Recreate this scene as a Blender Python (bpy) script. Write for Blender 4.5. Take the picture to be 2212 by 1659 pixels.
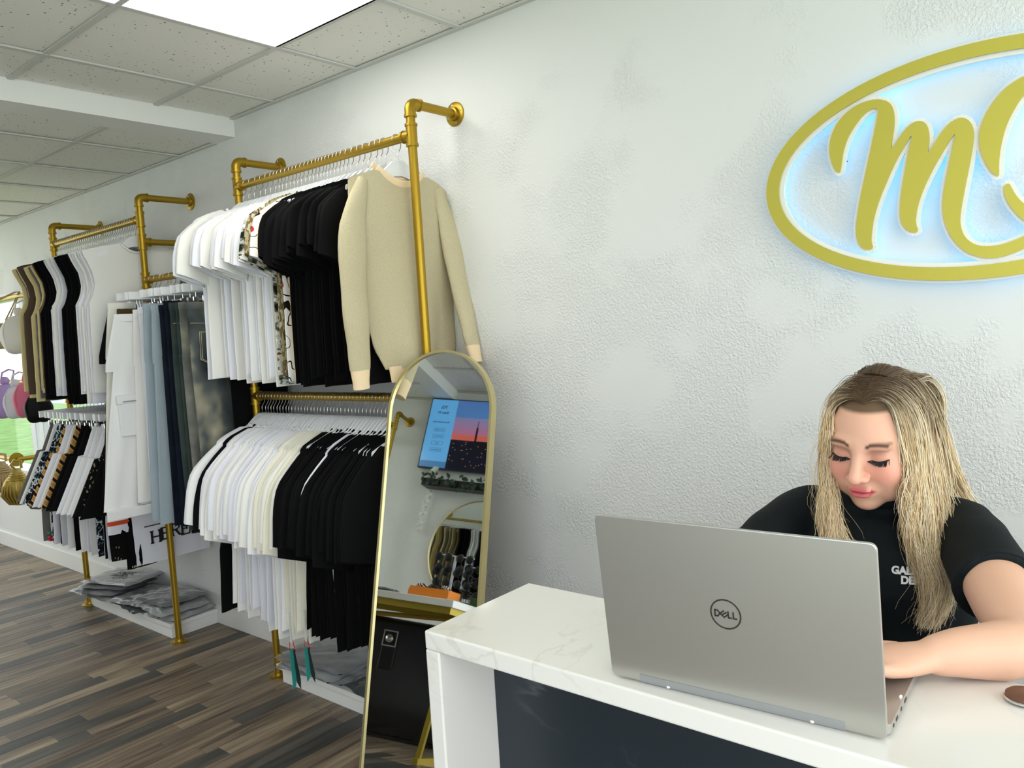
import bpy, bmesh, math, random
import numpy as np
from mathutils import Vector, Matrix
PI = math.pi
for o in list(bpy.data.objects): bpy.data.objects.remove(o)
scn = bpy.context.scene
col = scn.collection
V = Vector

# ------------------------------------------------------------------ camera, world, light, exposure
F = 1707.5; YAW, PIT, ROL = 0.6984783, -0.0706866, -0.0611227
CAM = V((0, 0, 1.59))
fwd = V((-math.sin(YAW)*math.cos(PIT), math.cos(YAW)*math.cos(PIT), math.sin(PIT)))
r0 = V((math.cos(YAW), math.sin(YAW), 0)); u0 = r0.cross(fwd)
cr = r0*math.cos(ROL)+u0*math.sin(ROL); cu = -r0*math.sin(ROL)+u0*math.cos(ROL)
cd = bpy.data.cameras.new('camera'); cam = bpy.data.objects.new('camera', cd); col.objects.link(cam)
cd.sensor_width = 36; cd.lens = F*36/2212; cd.clip_start = .02; cd.clip_end = 300
M = Matrix((( cr.x, cu.x, -fwd.x, CAM.x), (cr.y, cu.y, -fwd.y, CAM.y), (cr.z, cu.z, -fwd.z, CAM.z), (0, 0, 0, 1)))
cam.matrix_world = M
scn.camera = cam
scn.view_settings.view_transform = 'Standard'; scn.view_settings.look = 'None'
scn.view_settings.gamma = 1; scn.view_settings.use_curve_mapping = False
scn.view_settings.exposure = 0.07

wd = bpy.data.worlds.new('sky'); scn.world = wd; wd.use_nodes = True
wn = wd.node_tree.nodes; wl = wd.node_tree.links
bg = wn['Background']; sky = wn.new('ShaderNodeTexSky'); sky.sky_type = 'HOSEK_WILKIE'
sky.sun_direction = (-.3, .5, .8); sky.turbidity = 6
mx = wn.new('ShaderNodeMix'); mx.data_type = 'RGBA'; mx.inputs[0].default_value = .8
wl.new(sky.outputs[0], mx.inputs[6]); mx.inputs[7].default_value = (.86, .93, 1, 1)
wl.new(mx.outputs[2], bg.inputs[0]); bg.inputs[1].default_value = 1.9

def area(name, loc, rot, sx, sy, power, colr):
    l = bpy.data.lights.new(name, 'AREA'); l.shape = 'RECTANGLE'; l.size = sx; l.size_y = sy; l.energy = power; l.color = colr
    o = bpy.data.objects.new(name, l); col.objects.link(o); o.location = loc; o.rotation_euler = rot; return o
# daylight through the shop's two glazed fronts (behind the camera to the right, and the far left end)
area('storefront_daylight', (2.55, .3, 1.45), (0, math.radians(90), 0), 2.3, 3.6, 75, (.90, .93, 1))
area('far_front_daylight', (-8.85, .2, 1.45), (0, math.radians(-90), 0), 2.2, 3.4, 34, (.97, .98, 1))
area('added_side_fill', (.5, -1.68, 1.35), (math.radians(90), 0, 0), 3.2, 2.1, 46, (.88, .92, 1))  # added cool fill in an invented side opening, brightens laptop lid and lower wall
LAMP_E = 6.5       # ceiling light panels

# ------------------------------------------------------------------ helpers
def lin(c):
    return tuple((x/12.92 if x <= .04045 else ((x+.055)/1.055)**2.4) for x in c)
def rgb(r, g, b): return lin((r/255, g/255, b/255))+(1,)
def mat(name, c, rough=.6, metal=0., bump=0., bscale=60., var=0., vscale=8., spec=.5, coat=0., **k):
    m = bpy.data.materials.new(name); m.use_nodes = True; n = m.node_tree.nodes; l = m.node_tree.links
    b = n['Principled BSDF']; b.inputs['Base Color'].default_value = c; b.inputs['Roughness'].default_value = rough
    b.inputs['Metallic'].default_value = metal; b.inputs['Specular IOR Level'].default_value = spec
    if coat: b.inputs['Coat Weight'].default_value = coat; b.inputs['Coat Roughness'].default_value = .08
    tc = n.new('ShaderNodeTexCoord')
    if bump:
        t = n.new('ShaderNodeTexNoise'); t.inputs['Scale'].default_value = bscale; t.inputs['Detail'].default_value = 3
        l.new(tc.outputs['Object'], t.inputs['Vector'])
        bp = n.new('ShaderNodeBump'); bp.inputs['Strength'].default_value = bump; bp.inputs['Distance'].default_value = .003
        l.new(t.outputs[0], bp.inputs['Height']); l.new(bp.outputs[0], b.inputs['Normal'])
    if var:
        t = n.new('ShaderNodeTexNoise'); t.inputs['Scale'].default_value = vscale; t.inputs['Detail'].default_value = 2
        l.new(tc.outputs['Object'], t.inputs['Vector'])
        mm = n.new('ShaderNodeMix'); mm.data_type = 'RGBA'; mm.blend_type = 'MULTIPLY'; mm.inputs[0].default_value = 1
        mr = n.new('ShaderNodeMapRange'); mr.inputs[1].default_value = .3; mr.inputs[2].default_value = .7
        mr.inputs[3].default_value = 1-var; mr.inputs[4].default_value = 1
        l.new(t.outputs[0], mr.inputs[0]); mm.inputs[6].default_value = c; l.new(mr.outputs[0], mm.inputs[7])
        l.new(mm.outputs[2], b.inputs['Base Color'])
    return m
def emis(name, c, s):
    m = bpy.data.materials.new(name); m.use_nodes = True; n = m.node_tree.nodes
    b = n['Principled BSDF']; b.inputs['Base Color'].default_value = c
    b.inputs['Emission Color'].default_value = c; b.inputs['Emission Strength'].default_value = s; return m
def attr_mat(name, rough=.6, bump=0., bscale=300, emit=0., sss=0., spec=.5, attr='Col', aniso=0.):
    m = bpy.data.materials.new(name); m.use_nodes = True; n = m.node_tree.nodes; l = m.node_tree.links
    b = n['Principled BSDF']; a = n.new('ShaderNodeAttribute'); a.attribute_name = attr
    l.new(a.outputs[0], b.inputs['Base Color']); b.inputs['Roughness'].default_value = rough; b.inputs['Specular IOR Level'].default_value = spec
    if sss: b.inputs['Subsurface Weight'].default_value = sss; b.inputs['Subsurface Radius'].default_value = (.012, .005, .003); b.inputs['Subsurface Scale'].default_value = 1
    if emit: l.new(a.outputs[0], b.inputs['Emission Color']); b.inputs['Emission Strength'].default_value = emit
    if bump:
        tc = n.new('ShaderNodeTexCoord'); t = n.new('ShaderNodeTexNoise'); t.inputs['Scale'].default_value = bscale
        l.new(tc.outputs['Object'], t.inputs['Vector']); bp = n.new('ShaderNodeBump'); bp.inputs['Strength'].default_value = bump; bp.inputs['Distance'].default_value = .001
        l.new(t.outputs[0], bp.inputs['Height']); l.new(bp.outputs[0], b.inputs['Normal'])
    return m

def mesh(name, verts, faces, smooth=True):
    me = bpy.data.meshes.new(name); me.from_pydata([tuple(v) for v in verts], [], [tuple(f) for f in faces]); me.update()
    if smooth: me.polygons.foreach_set('use_smooth', [True]*len(me.polygons))
    return me
def obj(name, me, m=None, parent=None, loc=None):
    o = bpy.data.objects.new(name, me); col.objects.link(o)
    if m is not None and me is not None:
        if not me.materials: me.materials.append(m)
        elif me.materials[0] != m:
            o.material_slots[0].link = 'OBJECT'; o.material_slots[0].material = m
    if parent: o.parent = parent
    if loc: o.location = loc
    return o
def tag(o, label=None, cat=None, group=None, kind=None):
    if label: o['label'] = label
    if cat: o['category'] = cat
    if group: o['group'] = group
    if kind: o['kind'] = kind
    return o
def empty(name, loc=(0, 0, 0), label=None, cat=None, group=None, rz=0):
    o = bpy.data.objects.new(name, None); col.objects.link(o); o.location = loc; o.rotation_euler = (0, 0, rz); o.empty_display_size = .05
    return tag(o, label, cat, group)

class B:
    """collects shapes into one mesh"""
    def __init__(s): s.v = []; s.f = []
    def add(s, vs, fs):
        k = len(s.v); s.v += [tuple(p) for p in vs]; s.f += [tuple(i+k for i in f) for f in fs]; return s
    def box(s, a, b, mtx=None):
        x0, y0, z0 = a; x1, y1, z1 = b
        vs = [V(p) for p in ((x0,y0,z0),(x1,y0,z0),(x1,y1,z0),(x0,y1,z0),(x0,y0,z1),(x1,y0,z1),(x1,y1,z1),(x0,y1,z1))]
        if mtx: vs = [mtx@p for p in vs]
        return s.add(vs, [(0,3,2,1),(4,5,6,7),(0,1,5,4),(1,2,6,5),(2,3,7,6),(3,0,4,7)])
    def bbox(s, a, b, bev=.003, seg=2, mtx=None):
        bm = bmesh.new(); bmesh.ops.create_cube(bm, size=1)
        for v in bm.verts: v.co = V(((a[i]+b[i])/2+v.co[i]*(b[i]-a[i]) for i in range(3)))
        bmesh.ops.bevel(bm, geom=bm.edges[:]+bm.verts[:], offset=bev, segments=seg, affect='EDGES', profile=.5)
        bm.verts.index_update()
        vs = [v.co.copy() for v in bm.verts]; fs = [[v.index for v in f.verts] for f in bm.faces]; bm.free()
        if mtx: vs = [mtx@p for p in vs]
        return s.add(vs, fs)
    def tube(s, pts, rad, n=12, cap=True, closed=False, up=None):
        pts = [V(p) for p in pts]; m = len(pts)
        if not hasattr(rad, '__len__'): rad = [rad]*m
        vs = []; prev = None
        for i, p in enumerate(pts):
            if closed: d = pts[(i+1) % m]-pts[i-1]
            else: d = pts[min(i+1, m-1)]-pts[max(i-1, 0)]
            d.normalize()
            if prev is None:
                a = V(up) if up else (V((0,0,1)) if abs(d.z) < .9 else V((1,0,0)))
                a = (a-d*a.dot(d)).normalized()
            else: a = (prev-d*prev.dot(d)).normalized()
            prev = a; b = d.cross(a)
            r = rad[i]; ra, rb = (r if hasattr(r, '__len__') else (r, r))
            for k in range(n):
                t = 2*PI*k/n; vs.append(p+a*(math.cos(t)*ra)+b*(math.sin(t)*rb))
        fs = []
        for i in range(m if closed else m-1):
            for k in range(n):
                a0 = i*n+k; a1 = i*n+(k+1) % n; b0 = ((i+1) % m)*n+k; b1 = ((i+1) % m)*n+(k+1) % n
                fs.append((a0, a1, b1, b0))
        if cap and not closed:
            fs.append(tuple(range(n-1, -1, -1))); fs.append(tuple((m-1)*n+k for k in range(n)))
        return s.add(vs, fs)
    def lathe(s, prof, origin, axis, n=24):
        """prof: list of (radius, height along axis)"""
        o = V(origin); ax = V(axis).normalized(); a = (V((0,0,1)) if abs(ax.z) < .9 else V((1,0,0))); a = (a-ax*a.dot(ax)).normalized(); b = ax.cross(a)
        vs = []; fs = []
        for r, h in prof:
            for k in range(n):
                t = 2*PI*k/n; vs.append(o+ax*h+a*(r*math.cos(t))+b*(r*math.sin(t)))
        for i in range(len(prof)-1):
            for k in range(n): fs.append((i*n+k, i*n+(k+1) % n, (i+1)*n+(k+1) % n, (i+1)*n+k))
        fs.append(tuple(range(n-1, -1, -1))); fs.append(tuple((len(prof)-1)*n+k for k in range(n)))
        return s.add(vs, fs)
    def prism(s, poly, h, mtx):
        """poly: 2d outline (ccw), thickness h, mtx maps (u,v,w) to 3d"""
        n = len(poly); vs = [mtx@V((p[0], p[1], 0)) for p in poly]+[mtx@V((p[0], p[1], h)) for p in poly]
        fs = [tuple(range(n-1, -1, -1)), tuple(range(n, 2*n))]+[(i, (i+1) % n, n+(i+1) % n, n+i) for i in range(n)]
        return s.add(vs, fs)
    def ball(s, c, r, n=12, m=8):
        c = V(c); rx, ry, rz = (r if hasattr(r, '__len__') else (r, r, r)); vs = []; fs = []
        for i in range(m+1):
            ph = PI*i/m
            for k in range(n): t = 2*PI*k/n; vs.append(c+V((rx*math.sin(ph)*math.cos(t), ry*math.sin(ph)*math.sin(t), rz*math.cos(ph))))
        for i in range(m):
            for k in range(n): fs.append((i*n+k, (i+1)*n+k, (i+1)*n+(k+1) % n, i*n+(k+1) % n))
        return s.add(vs, fs)
    def build(s, name, m=None, parent=None, smooth=False, angle=None):
        me = mesh(name, s.v, s.f, smooth)
        if smooth and angle: me.shade_smooth() if False else None
        o = obj(name, me, m, parent)
        if smooth:
            try: me.set_sharp_from_angle(angle=math.radians(angle or 40))
            except Exception: pass
        return o
def frame3(org, ex, ey):
    ex = V(ex).normalized(); ez = ex.cross(V(ey)).normalized(); ey = ez.cross(ex)
    return Matrix(((ex.x, ey.x, ez.x, org[0]), (ex.y, ey.y, ez.y, org[1]), (ex.z, ey.z, ez.z, org[2]), (0, 0, 0, 1)))
def text(name, s, size, mtx, m, parent=None, ext=.0006, font_bold=0., align='CENTER', sx=1, shear=0, space=1.):
    c = bpy.data.curves.new(name, 'FONT'); c.body = s; c.size = size; c.align_x = align; c.align_y = 'CENTER'; c.extrude = ext; c.offset = font_bold; c.shear = shear; c.space_character = space
    c.resolution_u = 4
    o = bpy.data.objects.new(name, c); col.objects.link(o)
    dg = bpy.context.evaluated_depsgraph_get(); me = bpy.data.meshes.new_from_object(o.evaluated_get(dg)); bpy.data.objects.remove(o)
    me.transform(mtx@Matrix.Diagonal((sx, 1, 1, 1))); me.name = name
    me.materials.clear(); o = obj(name, me, m, parent); return o
def ordinal(i):
    W = 'first second third fourth fifth sixth seventh eighth ninth tenth eleventh twelfth thirteenth fourteenth fifteenth sixteenth seventeenth eighteenth nineteenth twentieth'.split()
    T = {20: 'twenty', 30: 'thirty', 40: 'forty'}
    if i <= 20: return W[i-1]
    if i in (30, 40): return {30: 'thirtieth', 40: 'fortieth'}[i]
    return T[i//10*10]+'-'+W[i % 10-1]

# ------------------------------------------------------------------ materials
def wall_mat():
    m = mat('plaster_paint', rgb(228, 229, 226), .55); n = m.node_tree.nodes; l = m.node_tree.links; b = n['Principled BSDF']
    tc = n.new('ShaderNodeTexCoord')
    t1 = n.new('ShaderNodeTexNoise'); t1.inputs['Scale'].default_value = 110; t1.inputs['Detail'].default_value = 3; t1.inputs['Roughness'].default_value = .6
    t2 = n.new('ShaderNodeTexVoronoi'); t2.inputs['Scale'].default_value = 120
    mk = n.new('ShaderNodeTexNoise'); mk.inputs['Scale'].default_value = 2.1; mk.inputs['Detail'].default_value = 6; mk.inputs['Roughness'].default_value = .62
    for t in (t1, t2, mk): l.new(tc.outputs['Object'], t.inputs['Vector'])
    r = n.new('ShaderNodeMapRange'); r.inputs[1].default_value = .46; r.inputs[2].default_value = .53; r.inputs[3].default_value = 1; r.inputs[4].default_value = .04
    l.new(mk.outputs[0], r.inputs[0])
    r2 = n.new('ShaderNodeMapRange'); r2.inputs[1].default_value = .38; r2.inputs[2].default_value = .62; l.new(t1.outputs[0], r2.inputs[0])
    mu = n.new('ShaderNodeMath'); mu.operation = 'MULTIPLY'; l.new(r2.outputs[0], mu.inputs[0]); l.new(r.outputs[0], mu.inputs[1])
    bp = n.new('ShaderNodeBump'); bp.inputs['Strength'].default_value = .8; bp.inputs['Distance'].default_value = .002
    l.new(mu.outputs[0], bp.inputs['Height']); l.new(bp.outputs[0], b.inputs['Normal'])
    return m
M_wall = wall_mat()
M_white = mat('white_paint', rgb(236, 236, 232), .45)
M_tbar = mat('grid_metal', rgb(205, 205, 200), .5)
def tile_mat():
    m = mat('ceiling_tile', rgb(238, 237, 229), .9); n = m.node_tree.nodes; l = m.node_tree.links; b = n['Principled BSDF']
    tc = n.new('ShaderNodeTexCoord'); t = n.new('ShaderNodeTexVoronoi'); t.inputs['Scale'].default_value = 62; t.inputs['Randomness'].default_value = 1
    mp = n.new('ShaderNodeMapping'); l.new(tc.outputs['Object'], mp.inputs[0]); l.new(mp.outputs[0], t.inputs['Vector'])
    c = n.new('ShaderNodeSeparateColor'); l.new(t.outputs['Color'], c.inputs[0])
    th = n.new('ShaderNodeMath'); th.operation = 'MULTIPLY'; th.inputs[1].default_value = .26; l.new(c.outputs[0], th.inputs[0])
    lt = n.new('ShaderNodeMath'); lt.operation = 'LESS_THAN'; l.new(t.outputs['Distance'], lt.inputs[0]); l.new(th.outputs[0], lt.inputs[1])
    g2 = n.new('ShaderNodeMath'); g2.operation = 'GREATER_THAN'; g2.inputs[1].default_value = .55; l.new(c.outputs[1], g2.inputs[0])
    mu = n.new('ShaderNodeMath'); mu.operation = 'MULTIPLY'; l.new(lt.outputs[0], mu.inputs[0]); l.new(g2.outputs[0], mu.inputs[1])
    mm = n.new('ShaderNodeMix'); mm.data_type = 'RGBA'; l.new(mu.outputs[0], mm.inputs[0]); mm.inputs[6].default_value = rgb(238, 237, 229); mm.inputs[7].default_value = rgb(120, 116, 106)
    l.new(mm.outputs[2], b.inputs['Base Color'])
    return m
M_tile = tile_mat()
def gold_mat(name, c, rough, metal=.85):
    return mat(name, c, rough, metal, bump=.03, bscale=400)
M_gold = gold_mat('gold_pipe_paint', rgb(172, 140, 44), .38)
M_signgold = mat('brushed_gold', rgb(196, 186, 78), .5, .45)
M_champ = gold_mat('champagne_metal', rgb(214, 200, 146), .32)
M_tablegold = mat('gold_table_metal', rgb(176, 150, 50), .4, .6)
M_chrome = mat('chrome', rgb(215, 215, 215), .18, 1.)
M_hanger = mat('hanger_white', rgb(238, 240, 242), .38)
M_black = mat('black_plastic', rgb(14, 15, 16), .4)
M_mirror = mat('mirror_glass', rgb(236, 240, 238), .015, 1.)

def plank_mat(i, c1, c2, c3):
    m = bpy.data.materials.new('plank_wood'); m.use_nodes = True; n = m.node_tree.nodes; l = m.node_tree.links; b = n['Principled BSDF']
    tc = n.new('ShaderNodeTexCoord'); oi = n.new('ShaderNodeObjectInfo')
    ad = n.new('ShaderNodeVectorMath'); ad.operation = 'ADD'; cx = n.new('ShaderNodeCombineXYZ')
    k = n.new('ShaderNodeMath'); k.operation = 'MULTIPLY'; k.inputs[1].default_value = 40; l.new(oi.outputs['Random'], k.inputs[0])
    for q in range(3): l.new(k.outputs[0], cx.inputs[q])
    l.new(tc.outputs['Object'], ad.inputs[0]); l.new(cx.outputs[0], ad.inputs[1])
    mp = n.new('ShaderNodeMapping'); mp.inputs['Scale'].default_value = (16, 1.1, 1); l.new(ad.outputs[0], mp.inputs[0])
    t = n.new('ShaderNodeTexNoise'); t.inputs['Scale'].default_value = 2.2; t.inputs['Detail'].default_value = 6; t.inputs['Distortion'].default_value = .6; l.new(mp.outputs[0], t.inputs['Vector'])
    mp2 = n.new('ShaderNodeMapping'); mp2.inputs['Scale'].default_value = (70, 3, 1); l.new(ad.outputs[0], mp2.inputs[0])
    t2 = n.new('ShaderNodeTexNoise'); t2.inputs['Scale'].default_value = 3; t2.inputs['Detail'].default_value = 3; l.new(mp2.outputs[0], t2.inputs['Vector'])
    rp = n.new('ShaderNodeValToRGB'); e = rp.color_ramp.elements; e[0].position = .3; e[0].color = c1; e[1].position = .72; e[1].color = c3
    x = rp.color_ramp.elements.new(.5); x.color = c2
    l.new(t.outputs[0], rp.inputs[0])
    mm = n.new('ShaderNodeMix'); mm.data_type = 'RGBA'; mm.blend_type = 'MULTIPLY'; mm.inputs[0].default_value = .4
    r = n.new('ShaderNodeMapRange'); r.inputs[1].default_value = .35; r.inputs[2].default_value = .6; r.inputs[3].default_value = .6; l.new(t2.outputs[0], r.inputs[0])
    l.new(rp.outputs[0], mm.inputs[6]); l.new(r.outputs[0], mm.inputs[7])
    # dark knots
    vo = n.new('ShaderNodeTexVoronoi'); vo.inputs['Scale'].default_value = 1.0; mp3 = n.new('ShaderNodeMapping'); mp3.inputs['Scale'].default_value = (9, 2.2, 1); l.new(ad.outputs[0], mp3.inputs[0]); l.new(mp3.outputs[0], vo.inputs['Vector'])
    kr = n.new('ShaderNodeMapRange'); kr.inputs[1].default_value = .05; kr.inputs[2].default_value = .22; kr.inputs[3].default_value = .45; kr.inputs[4].default_value = 1; l.new(vo.outputs['Distance'], kr.inputs[0])
    m3 = n.new('ShaderNodeMix'); m3.data_type = 'RGBA'; m3.blend_type = 'MULTIPLY'; m3.inputs[0].default_value = .45; l.new(mm.outputs[2], m3.inputs[6]); l.new(kr.outputs[0], m3.inputs[7])
    l.new(m3.outputs[2], b.inputs['Base Color']); b.inputs['Roughness'].default_value = .42
    bp = n.new('ShaderNodeBump'); bp.inputs['Strength'].default_value = .12; bp.inputs['Distance'].default_value = .001; l.new(t2.outputs[0], bp.inputs['Height']); l.new(bp.outputs[0], b.inputs['Normal'])
    return m
PL = [plank_mat(0, rgb(78, 66, 54), rgb(122, 106, 88), rgb(150, 134, 113)), plank_mat(1, rgb(58, 56, 51), rgb(80, 76, 69), rgb(98, 93, 83)),
      plank_mat(2, rgb(96, 83, 69), rgb(144, 127, 105), rgb(174, 157, 132)), plank_mat(3, rgb(72, 62, 51), rgb(108, 94, 79), rgb(134, 119, 100)), plank_mat(4, rgb(44, 44, 42), rgb(58, 57, 54), rgb(76, 73, 67))]

def marble_mat(name, base, vein, gloss=.12, amt=.8, scale=1.6):
    m = bpy.data.materials.new(name); m.use_nodes = True; n = m.node_tree.nodes; l = m.node_tree.links; b = n['Principled BSDF']
    tc = n.new('ShaderNodeTexCoord'); t = n.new('ShaderNodeTexNoise'); t.inputs['Scale'].default_value = scale; t.inputs['Detail'].default_value = 7; t.inputs['Distortion'].default_value = 1.2
    l.new(tc.outputs['Object'], t.inputs['Vector'])
    a = n.new('ShaderNodeMath'); a.operation = 'SUBTRACT'; a.inputs[1].default_value = .5; l.new(t.outputs[0], a.inputs[0])
    ab = n.new('ShaderNodeMath'); ab.operation = 'ABSOLUTE'; l.new(a.outputs[0], ab.inputs[0])
    r = n.new('ShaderNodeMapRange'); r.inputs[1].default_value = 0; r.inputs[2].default_value = .012; r.inputs[3].default_value = amt; r.inputs[4].default_value = 0; l.new(ab.outputs[0], r.inputs[0])
    mk = n.new('ShaderNodeTexNoise'); mk.inputs['Scale'].default_value = 2.3; l.new(tc.outputs['Object'], mk.inputs['Vector'])
    mr = n.new('ShaderNodeMapRange'); mr.inputs[1].default_value = .5; mr.inputs[2].default_value = .62; l.new(mk.outputs[0], mr.inputs[0])
    mu = n.new('ShaderNodeMath'); mu.operation = 'MULTIPLY'; l.new(r.outputs[0], mu.inputs[0]); l.new(mr.outputs[0], mu.inputs[1])
    mm = n.new('ShaderNodeMix'); mm.data_type = 'RGBA'; l.new(mu.outputs[0], mm.inputs[0]); mm.inputs[6].default_value = base; mm.inputs[7].default_value = vein
    l.new(mm.outputs[2], b.inputs['Base Color']); b.inputs['Roughness'].default_value = gloss
    return m
M_quartz = marble_mat('white_quartz', rgb(224, 222, 216), rgb(200, 194, 182), .13, .5, 1.9)
M_dpanel = marble_mat('dark_panel', rgb(26, 36, 44), rgb(120, 125, 130), .4, .35, 2.2)

# fabrics
def fabric(name, c, rough=.85, bump=.25, bscale=500, **k): return mat(name, c, rough, 0, bump=bump, bscale=bscale, spec=.15, **k)
FW = [fabric('white_cotton', rgb(238, 238, 236)), fabric('cool_white_cotton', rgb(232, 233, 240)), fabric('warm_white_cotton', rgb(238, 237, 231))]
FCREAM = fabric('cream_cotton', rgb(236, 232, 214)); FBEIGE = fabric('butter_cotton', rgb(224, 208, 152)); FPEACH = fabric('peach_cotton', rgb(240, 206, 150))
FBLK = fabric('black_cotton', rgb(10, 10, 11), .95, .1); FGREY = fabric('grey_cotton', rgb(112, 110, 106)); FTAUPE = fabric('taupe_cotton', rgb(128, 112, 92))
FOLIVE = fabric('olive_cotton', rgb(72, 62, 32)); FTEAL = fabric('teal_denim', rgb(74, 96, 104)); FPALE = fabric('pale_denim', rgb(160, 174, 182), var=.12, vscale=5)
FNAVY = fabric('navy_denim', rgb(20, 28, 42), var=.5, vscale=12); FGDEN = fabric('green_denim', rgb(62, 74, 70), var=.4, vscale=9); FBROWN = fabric('brown_cotton', rgb(84, 70, 58))
FRIB = fabric('peach_rib', rgb(244, 218, 178)); FOFF = fabric('off_white_cotton', rgb(234, 232, 222))
def ramp_mat(name, stops, scale, kind='noise', rough=.85, mscale=(1, 1, 1), detail=3, const=True):
    m = bpy.data.materials.new(name); m.use_nodes = True; n = m.node_tree.nodes; l = m.node_tree.links; b = n['Principled BSDF']
    tc = n.new('ShaderNodeTexCoord'); mp = n.new('ShaderNodeMapping'); mp.inputs['Scale'].default_value = mscale; l.new(tc.outputs['Object'], mp.inputs[0])
    if kind == 'noise': t = n.new('ShaderNodeTexNoise'); t.inputs['Detail'].default_value = detail
    elif kind == 'wave': t = n.new('ShaderNodeTexWave'); t.bands_direction = 'DIAGONAL'; t.inputs['Distortion'].default_value = .1
    elif kind == 'wavez': t = n.new('ShaderNodeTexWave'); t.bands_direction = 'Z'
    elif kind == 'magic': t = n.new('ShaderNodeTexVoronoi'); t.feature = 'DISTANCE_TO_EDGE'
    t.inputs['Scale'].default_value = scale; l.new(mp.outputs[0], t.inputs['Vector'])
    rp = n.new('ShaderNodeValToRGB'); rp.color_ramp.interpolation = 'CONSTANT' if const else 'LINEAR'
    e = rp.color_ramp.elements
    e[0].position = stops[0][0]; e[0].color = stops[0][1]; e[1].position = stops[-1][0]; e[1].color = stops[-1][1]
    for p, c in stops[1:-1]: x = e.new(p); x.color = c
    l.new(t.outputs[0], rp.inputs[0]); l.new(rp.outputs[0], b.inputs['Base Color']); b.inputs['Roughness'].default_value = rough; b.inputs['Specular IOR Level'].default_value = .15
    return m
FTREE = ramp_mat('tree_print', [(0, rgb(28, 34, 28)), (.42, rgb(84, 92, 78)), (.48, rgb(196, 196, 188)), (.56, rgb(226, 226, 222)), (.62, rgb(108, 78, 46))], 14, mscale=(1, 1, 2.2), detail=5)
FCAMO = ramp_mat('bark_print', [(0, rgb(82, 66, 40)), (.4, rgb(168, 158, 120)), (.48, rgb(120, 100, 66)), (.55, rgb(196, 190, 160)), (.64, rgb(110, 96, 50))], 26, mscale=(1, 1, .5), detail=5)
FDOOD = ramp_mat('doodle_print', [(0, rgb(238, 238, 235)), (.487, rgb(20, 20, 20)), (.505, rgb(238, 238, 235)), (.66, rgb(206, 50, 70))], 11, detail=1)
FPLAID = ramp_mat('plaid_print', [(0, rgb(30, 24, 20)), (.22, rgb(190, 140, 60)), (.55, rgb(222, 190, 150)), (.75, rgb(34, 28, 24)), (.85, rgb(190, 140, 60))], 9, 'wave')
FTROP = ramp_mat('teal_pattern', [(0, rgb(14, 16, 20)), (.44, rgb(36, 72, 84)), (.5, rgb(220, 222, 224)), (.54, rgb(16, 20, 26)), (.66, rgb(60, 96, 104))], 20, detail=4)
FMESH = ramp_mat('mesh_print', [(0, rgb(10, 10, 10)), (.07, rgb(12, 12, 12)), (.30, rgb(150, 138, 112))], 70, 'magic', mscale=(1, 1, .5))
FFADE = ramp_mat('faded_denim', [(.34, rgb(42, 50, 54)), (.5, rgb(92, 98, 96)), (.66, rgb(186, 178, 150))], 4.5, mscale=(1, 1, .8), const=False)
FWASH = ramp_mat('washed_denim', [(.3, rgb(88, 92, 88)), (.5, rgb(116, 118, 110)), (.7, rgb(150, 146, 130))], 8, const=False)
def knit_mat():
    m = fabric('knit_sweater', rgb(206, 194, 160), .9, .6, 350, var=.12, vscale=220); return m
FKNIT = knit_mat()

# ------------------------------------------------------------------ the room
X0, X1, Y0, Y1 = -9.0, 2.7, -1.70, 2.29
HZ, LZ = 2.73, 2.643
BX = -3.66
WX0, WX1, WZ0, WZ1 = -8.6, -5.5, .69, 2.07
# wall with window opening
w = B()
w.box((X0-.15, Y1, 0), (WX0, Y1+.15, 3)).box((WX1, Y1, 0), (X1+.15, Y1+.15, 3)).box((WX0, Y1, 0), (WX1, Y1+.15, WZ0)).box((WX0, Y1, WZ1), (WX1, Y1+.15, 3))
tag(w.build('wall_right', M_wall), kind='structure')
tag(B().box((X0-.15, Y0-.15, 0), (-1.2, Y0, 3)).box((2.2, Y0-.15, 0), (X1+.15, Y0, 3)).box((-1.2, Y0-.15, 0), (2.2, Y0, .25)).box((-1.2, Y0-.15, 2.45), (2.2, Y0, 3)).build('wall_left', M_wall), kind='structure')
r = empty('added_side_window', (.5, Y0-.07, 0)); r['kind'] = 'structure'  # unseen window, added only to let in the side fill light
f = B()
for xx in (-1.7, -.6, .55, 1.65): f.box((xx, -.03, .25), (xx+.05, .03, 2.45))
f.box((-1.7, -.03, .25), (1.7, .03, .30)).box((-1.7, -.03, 2.40), (1.7, .03, 2.45)); f.build('window_frame', M_white, r)
def endwall(name, x, sg):
    b = B(); x2 = x+sg*.15; a, c = min(x, x2), max(x, x2)
    b.box((a, Y0, 0), (c, Y0+.25, 3)).box((a, Y1-.25, 0), (c, Y1, 3)).box((a, Y0+.25, 2.5), (c, Y1-.25, 3)).box((a, Y0+.25, 0), (c, Y1-.25, .15))
    tag(b.build(name, M_wall), kind='structure')
endwall('wall_front', X1, 1); endwall('wall_back', X0, -1)
for nm, x in (('window_2', X1+.07), ('window_3', X0-.07)):
    r = empty(nm, (x, 0, 0)); r['kind'] = 'structure'
    f = B()
    for yy in (-1.45, -.55, .35, 1.2, 2.0): f.box((-.03, yy, .15), (.03, yy+.05, 2.5))
    f.box((-.03, -1.45, .15), (.03, 2.04, .2)).box((-.03, -1.45, 2.45), (.03, 2.04, 2.5))
    f.build('window_frame', M_white, r)

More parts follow.
